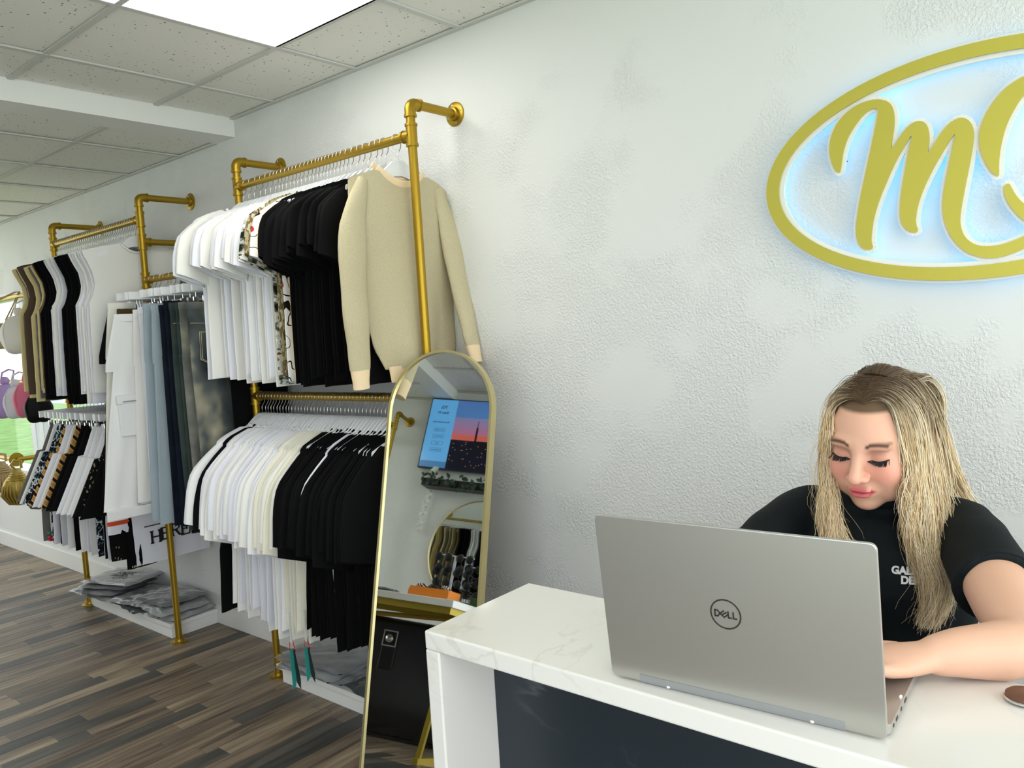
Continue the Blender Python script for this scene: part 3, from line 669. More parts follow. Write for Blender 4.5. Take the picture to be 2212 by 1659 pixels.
# --- near rack, lower rail
kinds = ['w', 'w', 'b']+['w']*17+['o']*6+['b']*7+['w']+['b']*10
lw = lo = lb = 0
for i, k in enumerate(kinds):
    x = -3.238+i*.0232+rnd.uniform(-.003, .003)
    tl = rnd.uniform(-.06, .08)
    lab0 = '%s hanger from the left end of the near lower rail' % ordinal(i+1)
    hanger(x, 2.05, 1.348, 'white ' + lab0, 'hangers on the near lower rail', tilt=tl*.5)
    m = {'w': FW[(i*5+1) % 3], 'o': FOFF if i % 2 else FCREAM, 'b': FBLK}[k]
    if k == 'w': lw += 1; lab = '%s white wide-sleeved tee from the left on the near lower rail' % ordinal(lw)
    if k == 'o': lo += 1; lab = '%s off-white tee in the cream run of the near lower rail' % ordinal(lo)
    if k == 'b': lb += 1; lab = '%s black wide-sleeved tee from the left on the near lower rail' % ordinal(lb)
    if i == 33: lab = 'lone white tee between the black tees of the near lower rail'
    if i == 2: lab = 'lone black tee among the white ones at the left of the lower rail'
    if i == 4: lab = 'white tee with a small black square emblem on its sleeve, near lower rail'
    g = garment('t_shirt', LOWTEE, rnd.randrange(5), x, 2.05, 1.348, m, lab, 't-shirt', {'w': 'white tees on the near lower rail', 'b': 'black tees on the near lower rail', 'o': 'off-white tees on the near lower rail'}[k],
                jy=rnd.uniform(-.015, .008), rz=tl*.4)
    if i < 2: g.scale.z = .95; g.scale.y = 1.10
    if 10 <= i <= 25: g.scale.z *= 1.035
    if i == 2:
        g.scale.y = 1.05; g.scale.z = .97
        g.children[0].data = body_mesh('long_black_body', [(0, .225), (.12, .235), (.3, .23), (.62, .285), (1, .30)], top_fn(.225, .12), -.865, .012, 71, fold=.006); g.children[0].data.materials.append(FBLK)
    if i in (4, 9):
        q = B(); c = (-.31, -.36)
        for rr_ in (.019, .010):
            for (a, b_) in (((-rr_, -rr_), (rr_, -rr_+.004)), ((-rr_, rr_-.004), (rr_, rr_)), ((-rr_, -rr_), (-rr_+.004, rr_)), ((rr_-.004, -rr_), (rr_, rr_))):
                q.box((.0165, c[0]+a[0], c[1]+a[1]), (.0175, c[0]+b_[0], c[1]+b_[1]))
        q.build('emblem', FBLK, g)
# tags hanging from two white tees: red clips with teal strips
M_red = mat('red_plastic', rgb(214, 36, 40), .4); M_tealstrip = mat('teal_strip', rgb(38, 150, 138), .6); M_dark = mat('dark_strip', rgb(30, 44, 48), .6); M_ribbon = mat('white_ribbon', rgb(226, 234, 226), .6)
for i, (x, y, zt, zb) in enumerate(((-2.775, 1.80, .385, .165), (-2.672, 1.80, .415, .225))):
    r = empty('tag_bundle', (x, y, zt), ['teal tag strips on a red clip, hanging lower and to the left', 'teal tag strips on a red clip, hanging higher and to the right'][i], 'tag', 'teal tags below the white tees')
    h = zt-zb
    B().box((-.001, -.004, -.028), (.001, .004, .10)).build('ribbon', M_ribbon, r)
    c = B(); c.tube([(0, -.008, -.02), (0, -.01, -.045), (0, .002, -.062), (0, .012, -.05), (0, .006, -.02)], .0016, 6); c.ball((0, .009, -.062), (.006, .008, .009), 8, 6); c.build('clip', M_red, r)
    s = B(); s.prism([(-.012, 0), (.004, -.0), (.010, -h*.6), (.004, -h+.06), (-.01, -h+.05)], .002, frame3((0, 0, -.05), (0, 1, 0), (0, 0, 1))); s.build('strip', M_tealstrip, r)
    s = B(); s.prism([(.002, 0), (.008, 0), (.026, -h*.6), (.024, -h*.8), (.008, -h+.08)], .002, frame3((.004, 0, -.055), (0, 1, 0), (0, 0, 1))); s.build('strip', M_dark, r)

# --- far rack, upper rail: sleeveless shirts
N = 36; cnt = {}
def tk(x):
    if x < -4.86: return ['t', 'y', 'g', 'y', 't', 'y', 'y', 'b2', 'y', 'g'][int((x+5.3)*40) % 10]
    if x < -4.70: return 'b'
    if x < -4.585: return 'w'
    if x < -4.375: return 'b'
    return 'w'
runs = []
for i in range(N):
    x = -5.262+i*(1.042/(N-1)); k = tk(x)
    tl = rnd.uniform(-.05, .07)
    hanger(x, 2.0, 2.275, 'white hanger, %s from the left on the far upper rail' % ordinal(i+1), 'hangers on the far upper rail', tilt=tl)
    m = {'g': FGREY, 'y': FBEIGE, 't': FTAUPE, 'b2': FBROWN, 'w': FW[i % 3], 'b': FBLK}[k]
    cn = {'g': 'grey', 'y': 'butter-yellow', 't': 'taupe', 'b2': 'brown', 'w': 'white', 'b': 'black'}[k]
    cnt[k] = cnt.get(k, 0)+1
    lab = '%s %s sleeveless shirt from the left on the far upper rail' % (ordinal(cnt[k]), cn)
    if i == N-1: lab = 'white sleeveless shirt facing the room at the near end of the far rail'
    garment('sleeveless_shirt', TANK, rnd.randrange(5), x, 2.0, 2.275, m, lab, 'sleeveless shirt', cn+' sleeveless shirts on the far upper rail', jy=rnd.uniform(-.01, .01)+(.03 if k in 'gyt' else 0), rz=tl*.3)

# --- trousers on the single rail
def trouser_mesh(name, wt, wh, top, hem, yc_top, yc_hem, thick, seed, fold=.006, crotch=.28, gap=True, n=24, m=22):
    rnd = random.Random(seed); p1, p2 = rnd.uniform(0, 6.28), rnd.uniform(0, 6.28); vs = []; fs = []
    bm = B()
    def ringset(lst): 
        k0 = len(vs)
        for (z, cy, hw, T, v) in lst:
            for k in range(n):
                t = 2*PI*k/n; s = math.cos(t)
                fo = fold*(.3+v)*(math.sin(2.1*s*PI+p1+4*v)+.5*math.sin(4.3*s+p2-6*v))
                vs.append((T*math.sin(t)+fo, cy+hw*s, z+rnd.uniform(-.0015, .0015)))
        for j in range(len(lst)-1):
            for k in range(n): fs.append((k0+j*n+k, k0+(j+1)*n+k, k0+(j+1)*n+(k+1) % n, k0+j*n+(k+1) % n))
    H = top-hem
    ringset([(top-crotch*u, yc_top+(yc_hem-yc_top)*(crotch*u/H), wt+(max(wt, wh)-wt)*min(1, u*1.2), thick*(.35+.65*min(1, u*4)), crotch*u/H) for u in [i/7 for i in range(8)]])
    for sgn in (-1, 1):
        lst = []
        for i in range(m):
            u = i/(m-1); z = top-crotch*.85-(H-crotch*.85)*u; v = (top-z)/H
            hw = wt*.5+(wh*.5-wt*.5)*u; cy = yc_top+(yc_hem-yc_top)*v+sgn*(wt*.5+(wh*.52-wt*.5)*u)*(1 if sgn < 0 else .8)
            lst.append((z, cy, hw*1.02, thick, v))
        ringset(lst)
    return mesh(name, vs, fs)
TR = [  # x, waist half, hem half, hem z, y centre top, y centre hem, material, label
 (-4.115, .15, .20, .86, 1.93, 1.86, FBLK, 'black trousers at the far end of the trouser rail'),
 (-4.075, .20, .21, .90, 1.96, 1.87, FOFF, 'off-white wide trousers draped at the far end of the trouser rail'),
 (-4.03, .165, .19, .92, 1.945, 1.865, FOLIVE, 'olive brown trousers behind the white cargo trousers'),
 (-3.965, .15, .19, .82, 1.88, 1.79, FW[0], 'white cargo trousers with a pocket flap and strapped hem'),
 (-3.935, .16, .17, .84, 1.97, 1.92, FW[2], 'warm white trousers right of the cargo pair'),
 (-3.885, .17, .17, .80, 1.98, 1.96, FW[1], 'cool white trousers in the middle of the trouser rail'),
 (-3.835, .17, .17, .80, 1.99, 1.97, FW[0], 'white trousers left of the teal jeans'),
 (-3.805, .17, .17, .78, 1.97, 1.96, FTEAL, 'slim teal jeans between white and pale blue trousers'),
 (-3.76, .18, .185, .77, 1.95, 1.91, FPALE, 'pale grey-blue wide jeans, the far one of the pale pair'),
 (-3.695, .18, .19, .76, 1.955, 1.92, FPALE, 'pale grey-blue wide jeans beside the navy jeans'),
 (-3.635, .18, .175, .75, 1.96, 1.94, FNAVY, 'dark navy jeans next to the pale jeans'),
 (-3.59, .18, .17, .75, 1.96, 1.95, FNAVY, 'dark navy distressed jeans with frayed patches'),
 (-3.545, .18, .17, .74, 1.96, 1.95, FGDEN, 'dark green-blue jeans right of the navy pairs'),
 (-3.495, .18, .17, .74, 1.96, 1.95, FGDEN, 'green-blue jeans, second from the washed pair'),
 (-3.455, .185, .175, .74, 1.96, 1.95, FWASH, 'grey washed jeans behind the faded nearest pair'),
 (-3.375, .19, .185, .74, 1.955, 1.96, FFADE, 'faded washed jeans with back pocket, nearest on the trouser rail'),
 (-3.318, .16, .15, .72, 2.07, 2.07, FBLK, 'black trousers hanging by the left pole of the near rack')]
M_stitch = mat('stitching', rgb(222, 212, 176), .7); M_wear = mat('worn_denim', rgb(128, 150, 166), .9)
for i, (x, wt, wh, hz, yt, yh, m, lab) in enumerate(TR):
    yr = 2.0+.035*(x+4.13)/.82
    hd = rnd.choice([0, .012, .022, -.008])
    if x < -3.33:
        hanger(x, yr, 1.957, 'white clip hanger of the %s' % lab.split(',')[0][:52].replace('trousers ', 'trousers '), 'clip hangers on the trouser rail', 'clip', tilt=rnd.uniform(-.22, .18))
    zt = 1.957-HDROP-.072+rnd.uniform(-.015, .006)
    if i == 3: zt -= .02
    if i in (1,): zt += .03
    r = empty('trousers' if m not in (FTEAL, FPALE, FNAVY, FGDEN, FWASH, FFADE) else 'jeans', (x, yr, zt), lab, 'trousers', 'trousers on the single rail')
    o = obj('legs', trouser_mesh('trouser_legs', wt, wh, 0, hz-zt, yt-2.0, yh-2.0, .014, i+5, fold=.005), m, r)
    wb = B(); pts = [(.015*math.sin(2*PI*k/20), yt-2.0+(wt+.001)*math.cos(2*PI*k/20)*1.0, -.018) for k in range(20)]
    wb.tube(pts, [(.018, .0018)]*20, 6, closed=True, up=(0, 0, 1)); wb.build('waistband', m, r, True)
    if i in (12, 13, 15):
        lp = B()
        for yy in (-.10, 0.0): lp.box((.014, yt-2.0+yy-.006, -.055), (.0185, yt-2.0+yy+.006, .0))
        lp.build('belt_loop', M_stitch if i == 15 else m, r)
        yl = B(); yl.tube([(.0165, yt-2.0-wt*.98, -.095), (.0195, yt-2.0-.02, -.10), (.0165, yt-2.0+wt*.9, -.095)], .0012, 5); yl.build('yoke_seam', M_stitch, r)
    if i == 15:
        pk = B(); y0 = yt-2.0-.150; out = [(0, 0), (.120, 0), (.125, -.125), (.062, -.160), (-.004, -.125)]
        pk.prism([(a, b) for a, b in reversed(out)], .0025, frame3((.0185, y0, -.135), (0, 1, 0), (0, 0, 1))); pk.build('back_pocket', m, r)
        ss = B()
        for ins in (.0, .008):
            P2 = [(.0215, y0+ins+(a*(1-ins*12)), -.135+b*(1-ins*5)-ins*.4) for a, b in out]
            ss.tube(P2, .0016, 5, closed=True)
        ss.build('pocket_stitching', M_stitch, r)
    if i in (11, 10):
        fr = B(); rr_ = random.Random(i)
        for zz in (-.47, -.64, -.8, -.97):
            for q in range(26): fr.tube([(.014+rr_.uniform(0, .006), yt-2.0-.14+rr_.uniform(-.028, .028), zz+rr_.uniform(-.012, .012)), (.017+rr_.uniform(0, .008), yt-2.0-.14+rr_.uniform(-.03, .03), zz+rr_.uniform(-.016, .012))], .0009, 3)
        fr.build('frayed_patch', M_wear, r)
    if i == 3:
        p = B(); p.bbox((.010, -.30, -.60), (.026, -.15, -.42), .005); p.bbox((.012, -.305, -.44), (.030, -.145, -.395), .004); p.build('cargo_pocket', m, r)
        p = B(); p.box((.0305, -.28, -.432), (.0315, -.17, -.425)); p.build('zip', mat('zip_grey', rgb(160, 160, 160), .4), r)
        p = B(); p.bbox((.012, -.40, -1.00), (.030, -.18, -.95), .004); p.build('hem_strap', m, r)
        p = B(); p.tube([(.03, -.16, -.975), (.034, -.155, -1.03)], .003, 6); p.build('drawcord', M_ribbon, r)

# --- far rack, lower rail: shorts on clip hangers, then longer pieces below them
def shorts_mesh(name, wt, wh, L, seed, thick=.016, yfl=-.11):
    rnd = random.Random(seed); n = 24; vs = []; fs = []; p1 = rnd.uniform(0, 6.28)
    def rs(lst):
        k0 = len(vs)
        for (z, cy, hw, T, v) in lst:
            for k in range(n):
                t = 2*PI*k/n; s = math.cos(t)
                gather = .003*math.sin(9*t)*(1 if v < .12 else .2)
                vs.append((T*math.sin(t)+gather+.007*v*math.sin(3.2*s+p1), cy+hw*s, z-.03*v*(1-s)*0))
        for j in range(len(lst)-1):
            for k in range(n): fs.append((k0+j*n+k, k0+(j+1)*n+k, k0+(j+1)*n+(k+1) % n, k0+j*n+(k+1) % n))
    rs([(-L*u*.6, yfl*u*.3, wt+(.19-wt)*min(1, u*1.3), .008+.010*min(1, u*3), u*.6) for u in [i/6 for i in range(7)]])
    for sg in (-1, 1):
        rs([(-L*(.35+.65*u), yfl*(.3+.7*u)*(1 if sg < 0 else -.2)+sg*(.095+.03*u), .095+.03*u, thick, .35+.65*u) for u in [i/8 for i in range(9)]])
    return mesh(name, vs, fs)
SH = [shorts_mesh('shorts_body', .13, .2, .44, s) for s in range(4)]
TL = [body_mesh('long_body', [(0, .17), (.3, .19), (1, .20)], lambda y: 0., -.42, .012, s+200, fold=.010, m=10) for s in range(4)]
seq = [(FGREY, 'grey'), (FGREY, 'dark grey'), (FW[0], 'white'), (FTROP, 'teal patterned'), (FTROP, 'teal and black patterned'), (FPLAID, 'tan plaid'), (FW[1], 'white cotton'), (FW[0], 'white gathered'), (FPLAID, 'brown plaid'), (FBLK, 'black'), (FBLK, 'black drawstring'), (FBLK, 'black jersey'),
       (FW[0], 'white jersey'), (FW[1], 'cool white'), (FW[0], 'white fleece'), (FW[1], 'white elastic-waist'), (FW[2], 'warm white'), (FMESH, 'black mesh-print'), (FMESH, 'black and tan mesh-print'), (FBLK, 'plain black nearest')]
M_green = mat('stripe_green', rgb(20, 140, 120), .8); M_rstripe = mat('stripe_red', rgb(200, 30, 50), .8); M_orange = mat('stripe_orange', rgb(214, 76, 24), .8)
for i, (m, cn) in enumerate(seq):
    x = -5.25+i*.0505
    hanger(x, 2.0, 1.335, 'white clip hanger, %s from the left on the far lower rail' % ordinal(i+1), 'clip hangers on the far lower rail', 'clip', tilt=rnd.uniform(-.18, .22))
    zt = 1.335-HDROP-.074
    r = empty('shorts', (x, 2.0+rnd.uniform(-.03, .0), zt), '%s shorts, %s from the left on the far lower rail' % (cn, ordinal(i+1)), 'shorts', 'shorts on the far lower rail')
    obj('body', SH[i % 4], m, r)
    w_ = B(); pts = [(.0125*math.sin(2*PI*k/20), .132*math.cos(2*PI*k/20), -.018) for k in range(20)]; w_.tube(pts, [(.018, .002)]*20, 6, closed=True, up=(0, 0, 1)); w_.build('waistband', FW[0] if cn in ('teal patterned', 'tan plaid') else m, r, True)
    if i == 2 or i == 3:
        for q, (z0, mm) in enumerate(((-.395, M_green), (-.415, M_rstripe))):
            B().box((-.018, -.30, z0-.012), (.0205, -.08, z0)).build('stripe', mm, r)
    # the longer piece hanging behind each pair
    lm, ln = [(FGREY, 'grey'), (FW[0], 'white green-striped'), (FTROP, 'teal patterned'), (FW[1], 'white'), (FBLK, 'black'), (FW[1], 'pale'), (FBLK, 'black hooded'), (FW[0], 'white plain'), (FW[1], 'cool white'), (FBLK, 'black edged'), (FW[0], 'soft white'), (FW[1], 'bluish white')][i % 12]
    if i < 18:
        lr = empty('matching_top', (x+.02, 2.0-.03+rnd.uniform(-.02, .02), .90), '%s top hanging below the %s shorts of the far lower rail' % (ln, ordinal(i+1)), 'top', 'tops below the shorts')
        obj('body', TL[(i*3) % 4], lm, lr)
        if i == 1:
            for z0, mm in ((-.36, M_green), (-.385, M_rstripe), (-.405, M_rstripe)): B().box((-.0135, -.215, z0-.010), (.016, -.10, z0)).build('stripe', mm, lr)
# nearest pieces of that rail: striped waistband trunks, mesh-hem shorts and a printed white tee
r = empty('striped_trunks', (-4.215, 1.80, .80), 'dark trunks with a white and orange striped waistband below the cargo trousers', 'shorts')
obj('body', body_mesh('trunk_body', [(0, .075), (.4, .085), (1, .08)], lambda y: 0, -.29, .018, 301, fold=.006, m=10), FBLK, r)
for z0, z1, mm in ((-.082, -.055, FW[1]), (-.104, -.082, M_orange), (-.15, -.104, FW[1])):
    b = B(); b.tube([(.019*math.sin(2*PI*k/24)+.002, .088*math.cos(2*PI*k/24), (z0+z1)/2) for k in range(24)], [((z1-z0)/2, .002)]*24, 4, closed=True, up=(0, 0, 1)); b.build('waist_stripe', mm, r)
B().prism([(-.078, -.285), (-.03, -.29), (-.03, -.21), (-.079, -.21)], .003, frame3((.020, 0, 0), (0, 1, 0), (0, 0, 1))).build('mesh_panel', FMESH, r)
r2 = empty('shorts', (-4.205, 1.865, .76), 'black shorts with a white stitched hem left of the lettered tee', 'shorts')
obj('body', body_mesh('hem_shorts', [(0, .07), (1, .08)], lambda y: 0, -.31, .018, 302, fold=.006, m=8), FBLK, r2)
b = B()
for k in range(16): b.box((.0205, -.06+k*.008, -.302), (.0215, -.057+k*.008, -.292))
b.build('hem_stitching', FCREAM, r2)
g = empty('t_shirt', (-4.185, 2.035, 1.235), 'white tee with black serif lettering, seen below the jeans by the gold pole', 't-shirt')
obj('body', body_mesh('lettered_body', [(0, .20), (.2, .215), (1, .205)], top_fn(.20, .05), -.775, .014, 305, n=36, fold=.008, m=16), FW[1], g)
LT = {'H': [((0, 0), (0, 1)), ((.7, 0), (.7, 1)), ((0, .5), (.7, .5)), ((-.14, 0), (.14, 0)), ((-.14, 1), (.14, 1)), ((.56, 0), (.84, 0)), ((.56, 1), (.84, 1))],
      'E': [((0, 0), (0, 1)), ((-.14, 1), (.62, 1)), ((-.14, 0), (.66, 0)), ((0, .52), (.42, .52)), ((.62, 1), (.62, .76)), ((.66, 0), (.66, .26)), ((.42, .64), (.42, .40))],
      'R': [((0, 0), (0, 1)), ((-.14, 1), (.4, 1)), ((.4, 1), (.62, .86)), ((.62, .86), (.62, .66)), ((.62, .66), (.4, .5)), ((.4, .5), (0, .5)), ((.3, .5), (.62, .02)), ((-.14, 0), (.14, 0)), ((.58, 0), (.8, 0))],
      'S': [((.62, .78), (.56, .96)), ((.56, .96), (.28, 1.02)), ((.28, 1.02), (.02, .86)), ((.02, .86), (.04, .64)), ((.04, .64), (.32, .5)), ((.32, .5), (.60, .36)), ((.60, .36), (.60, .14)), ((.60, .14), (.32, -.02)), ((.32, -.02), (.04, .04)), ((.04, .04), (-.02, .26)), ((.62, .7), (.62, 1.02)), ((-.02, -.02), (-.02, .3))]}
lt = B(); sz = .062
for q, ch in enumerate('HERES'):
    for a_, b_ in LT[ch]:
        a_ = V((a_[0]*sz+q*.056-.135, a_[1]*sz-.655-.006*abs(q-2), 0)); b_ = V((b_[0]*sz+q*.056-.135, b_[1]*sz-.655-.006*abs(q-2), 0)); d_ = (b_-a_).normalized(); w_ = V((-d_.y, d_.x, 0))*(.0055 if abs(d_.y) > .5 and abs((b_-a_).y) > .35*sz else .0035)
        lt.prism([(v.x, v.y) for v in (a_-w_, b_-w_, b_+w_, a_+w_)], .003, frame3((.024+.0001*q, .01, 0), (0, 1, 0), (0, 0, 1)))
lt.build('lettering', M_black, g)
B().box((.024, -.16, -.575), (.026, .02, -.570)).build('underline', M_black, g)

# ------------------------------------------------------------------ packets in clear bags on the plinths
def bag_mat(name, c, rough, a=.0):
    m = mat(name, c, rough, 0, var=.35, vscale=9, bump=1., bscale=38, coat=1.); return m
M_bag = [bag_mat('grey_poly_bag', rgb(138, 142, 144), .22), bag_mat('silver_poly_bag', rgb(170, 172, 174), .18), bag_mat('dark_poly_bag', rgb(88, 94, 98), .25), bag_mat('frosted_poly_bag', rgb(186, 190, 190), .3)]
def packet(name, x, y, z, sx, sy, h, rz, m, lab, group, seed, droop=0.):
    rr_ = random.Random(seed); n = 22; vs = []; fs = []
    ph = [rr_.uniform(0, 6.28) for _ in range(8)]
    def nz(u, v): return .30*math.sin(7*u+ph[0]+3*math.sin(4*v+ph[1]))+.24*math.sin(11*v+ph[2]+2*u)+.18*math.sin(17*u-13*v+ph[3])+.12*math.sin(29*u+ph[4])+.1*math.sin(31*v+9*u+ph[5])
    for side in (1, 0):
        for i in range(n+1):
            for j in range(n+1):
                u = i/n*2-1; v = j/n*2-1; e = max(0, (1-abs(u)**5)*(1-abs(v)**5))**.5
                zz = h*(.5+.5*e)+h*.22*nz(u, v)*e if side else h*.5*(1-e)
                ex = 1+.03*math.sin(9*v+ph[6]); ey = 1+.03*math.sin(8*u+ph[7])
                dz_ = -droop*max(0, -v-.35)**1.5
                vs.append((u*sx*ex, v*sy*ey, zz+dz_))
    N1 = (n+1)**2
    for i in range(n):
        for j in range(n):
            a = i*(n+1)+j; fs.append((a, a+n+1, a+n+2, a+1)); a += N1; fs.append((a, a+1, a+n+2, a+n+1))
    for i in range(n):
        for a, b_ in ((i*(n+1), (i+1)*(n+1)), ((i+1)*(n+1)+n, i*(n+1)+n), (i+1, i), (n*(n+1)+i, n*(n+1)+i+1)): fs.append((a, b_, b_+N1, a+N1))
    o = obj(name, mesh(name, vs, fs), m); o.location = (x, y, z); o.rotation_euler = (0, 0, rz)
    return tag(o, lab, 'packet', group)
GL = 'bagged clothes on the far plinth'; GR = 'bagged clothes on the near plinth'
packet('clothes_packet', -5.07, 2.10, .086, .21, .17, .035, .1, M_bag[1], 'clear bag at the bottom left of the far pile, its corner over the edge', GL, 1)
packet('clothes_packet', -4.68, 2.11, .086, .16, .16, .03, -.1, M_bag[2], 'dark bag lowest in the middle of the far pile', GL, 2)
packet('clothes_packet', -4.36, 2.12, .086, .15, .145, .035, .15, M_bag[3], 'frosted bag lowest at the right of the far pile', GL, 3)
packet('clothes_packet', -5.11, 2.08, .122, .20, .18, .03, .28, M_bag[0], 'crumpled grey bag second from the bottom, far left pile', GL, 4)
packet('clothes_packet', -4.70, 2.10, .118, .17, .16, .03, .2, M_bag[1], 'crinkled silver bag in the middle of the far pile', GL, 5)
packet('clothes_packet', -4.37, 2.10, .122, .15, .15, .032, -.1, M_bag[3], 'frosted rolled bag behind the gold pole', GL, 6)
packet('clothes_packet', -5.06, 2.10, .153, .19, .16, .026, .4, M_bag[0], 'grey folded bag under the lettered bag', GL, 7)
packet('clothes_packet', -4.45, 2.12, .155, .17, .14, .028, .05, M_bag[0], 'grey bag on top at the right of the far pile', GL, 8)
tp = packet('clothes_packet', -5.03, 2.11, .181, .21, .15, .022, .3, M_bag[0], 'topmost grey bag with faint black lettering, far pile', GL, 9)
text('lettering', 'ELERY', .05, frame3((.0, .03, .028), (-1, 0, 0), (0, -1, 0)), M_black, tp, .001); text('lettering', 'DEPT.', .05, frame3((-.0, -.03, .028), (-1, 0, 0), (0, -1, 0)), M_black, tp, .001)
packet('clothes_packet', -2.98, 2.13, .086, .22, .145, .026, .1, M_bag[1], 'flat clear bag lowest on the near plinth', GR, 11)
packet('clothes_packet', -2.97, 2.12, .113, .21, .15, .024, -.05, M_bag[3], 'flat clear bag in the middle of the near pile', GR, 12)
packet('clothes_packet', -2.98, 2.13, .138, .22, .145, .018, .12, M_bag[1], 'topmost flat clear bag of white clothes on the near plinth', GR, 13)
q = packet('clothes_packet', -2.56, 2.125, .086, .16, .14, .03, -.2, M_bag[2], 'clear bag of black clothes with a barcode label, near plinth', GR, 14)
B().box((-.10, -.03, .030), (-.02, .02, .0325)).build('label_sticker', M_white, q)
b = B()
for k, wd_ in enumerate([2, 1, 3, 1, 1, 2, 3, 1, 2, 1]): b.box((-.094+k*.007, -.01, .0326), (-.094+k*.007+wd_*.0013, .016, .0329))
b.build('barcode', M_black, q)

# ------------------------------------------------------------------ bags by the window
def straw_mat(name, c1, c2): return ramp_mat(name, [(.3, c1), (.5, c2), (.7, c1)], 30, 'wavez', const=False)
M_straw = straw_mat('straw_weave', rgb(176, 150, 104), rgb(222, 204, 160)); M_gstraw = mat('gold_cord', rgb(176, 150, 70), .35, .5)
r = empty('straw_basket_bag', (-6.15, 1.93, 1.66), 'small woven straw basket bag with white tag on the window rail', 'bag')
b = B(); b.lathe([(.05, 0), (.07, .01), (.082, .06), (.088, .13), (.086, .17), (.08, .172), (.078, .15)], (0, 0, 0), (0, 0, 1), 20); b.build('basket', M_straw, r, True)
wv = B()
for q in range(9):
    z = .012+q*.018; R_ = .055+.034*min(1, z/.1)
    wv.tube([((R_+.004*math.sin(10*t+q*PI))*math.cos(t), (R_+.004*math.sin(10*t+q*PI))*math.sin(t), z) for t in [2*PI*k/40 for k in range(40)]], .0065, 5, closed=True)
wv.build('weave', M_straw, r, True)
for s in (-1, 1): B().tube([(s*.04, -.05, .16), (s*.035, -.045, .26), (s*.02, -.0, .33), (s*.01, .11, .385), (s*.01, .14, .39), (s*.02, .10, .30), (s*.035, .05, .2), (s*.04, .05, .16)], .005, 8).build('handle', M_straw, r, True)
B().bbox((.07, -.062, .10), (.08, -.02, .16), .002).build('price_tag', M_white, r)
def slouch_bag(x, y, z, w, h, c, lab, name='knotted_bag', deep=.6, rz=0.):
    r = empty(name, (x, y, z), lab, 'bag', rz=rz)
    m = fabric('leatherette', c, .5, .2, 60); rr_ = random.Random(int(abs(x)*1000))
    n = 28; vs = []; fs = []; mm = 16; p = rr_.uniform(0, 6)
    for j in range(mm+1):
        ph = PI*j/mm
        for k in range(n):
            t = 2*PI*k/n
            rr2 = 1+.06*math.sin(6*t+p)*math.sin(ph)+.05*math.sin(4*ph+2*t)
            sq = math.sin(ph)**.75
            vs.append((w*.5*deep*sq*math.cos(t)*rr2, w*.5*sq*math.sin(t)*rr2, -h*.5+h*.5*math.cos(ph)-.02*abs(math.sin(t))*sq))
    for j in range(mm):
        for k in range(n): fs.append((j*n+k, (j+1)*n+k, (j+1)*n+(k+1) % n, j*n+(k+1) % n))
    obj('pouch', mesh('pouch', vs, fs), m, r)
    k_ = B(); k_.ball((0, -.0, .018), (.028, .03, .03), 12, 8); k_.build('knot', m, r, True)
    B().tube([(0, -.02, .03), (0, -.01, .075), (0, .03, .095), (0, .06, .085), (0, .05, .03), (0, .03, -.02)], [(.012, .006)]*6, 8).build('strap', m, r, True)
    seam = B(); seam.tube([(w*.5*deep*1.0*math.cos(.9)*s_, -w*.5*1.02*math.sin(.9+.0)*s_, -h*.5+h*.5*math.cos(ph)) for ph, s_ in [(PI*j/12, math.sin(PI*j/12)**.75*1.03) for j in range(1, 12)]], .003, 6); seam.build('seam', m, r, True)
    return r
slouch_bag(-6.24, 1.95, 1.42, .19, .24, rgb(180, 150, 206), 'lilac knotted pouch bag on the window rail', rz=-.3)
slouch_bag(-6.09, 1.965, 1.40, .17, .22, rgb(216, 220, 226), 'silver white knotted pouch bag between lilac and pink ones', rz=-.3)
slouch_bag(-5.93, 1.985, 1.43, .19, .24, rgb(224, 120, 150), 'pink knotted pouch bag beside the hanging shirts', rz=-.3)
slouch_bag(-5.76, 1.98, 1.35, .17, .19, rgb(16, 16, 18), 'black knotted pouch bag right of the pink one', rz=-.3)
wb = slouch_bag(-5.94, 1.98, 1.88, .24, .26, rgb(228, 228, 224), 'large white slouchy leather bag on the upper window rail', 'shoulder_bag', rz=-.3)
slouch_bag(-5.80, 2.02, 1.93, .15, .16, rgb(186, 88, 50), 'rust orange bag peeking behind the white shoulder bag', 'shoulder_bag', rz=-.2)
def cord_bag(x, y, z, w, h, m, lab):
    r = empty('cord_bag', (x, y, z), lab, 'bag', rz=-.3)
    b = B(); n = 26
    for i in range(n):
        t = 2*PI*i/n; a = math.cos(t); s = math.sin(t)
        b.tube([(.02*a, .02*s, 0), (.028*a, .03*s, -h*.2), (w*.25*a, w*.42*s, -h*.45), (w*.3*a, w*.5*s, -h*.7), (w*.18*a, w*.3*s, -h*.95), (0, 0, -h)], .0062, 6)
    b.build('cords', m, r, True)
    c = B()
    for q in range(4): c.tube([((.026+.008*q)*math.cos(t), (.034+.010*q)*math.sin(t), -h*.12-q*.014) for t in [2*PI*k/20 for k in range(20)]], .0062, 6, closed=True)
    c.build('binding', m, r, True)
    B().ball((0, 0, -h*.55), (w*.27, w*.46, h*.42), 14, 10).build('lining', m, r, True)
    B().tube([(0, -.01, 0), (0, -.03, .03), (0, -.01, .06), (0, .03, .05), (0, .03, 0)], .009, 8).build('handle', m, r, True)
cord_bag(-6.13, 1.93, .83, .21, .25, M_gstraw, 'metallic gold cord pouch bag hanging low by the window')
cord_bag(-5.93, 1.98, .80, .16, .24, mat('grey_cord', rgb(120, 116, 108), .4, .3), 'grey cord pouch bag right of the gold one')
cord_bag(-6.42, 1.93, .86, .17, .22, M_straw, 'natural wicker pouch bag cut by the left edge of the picture')

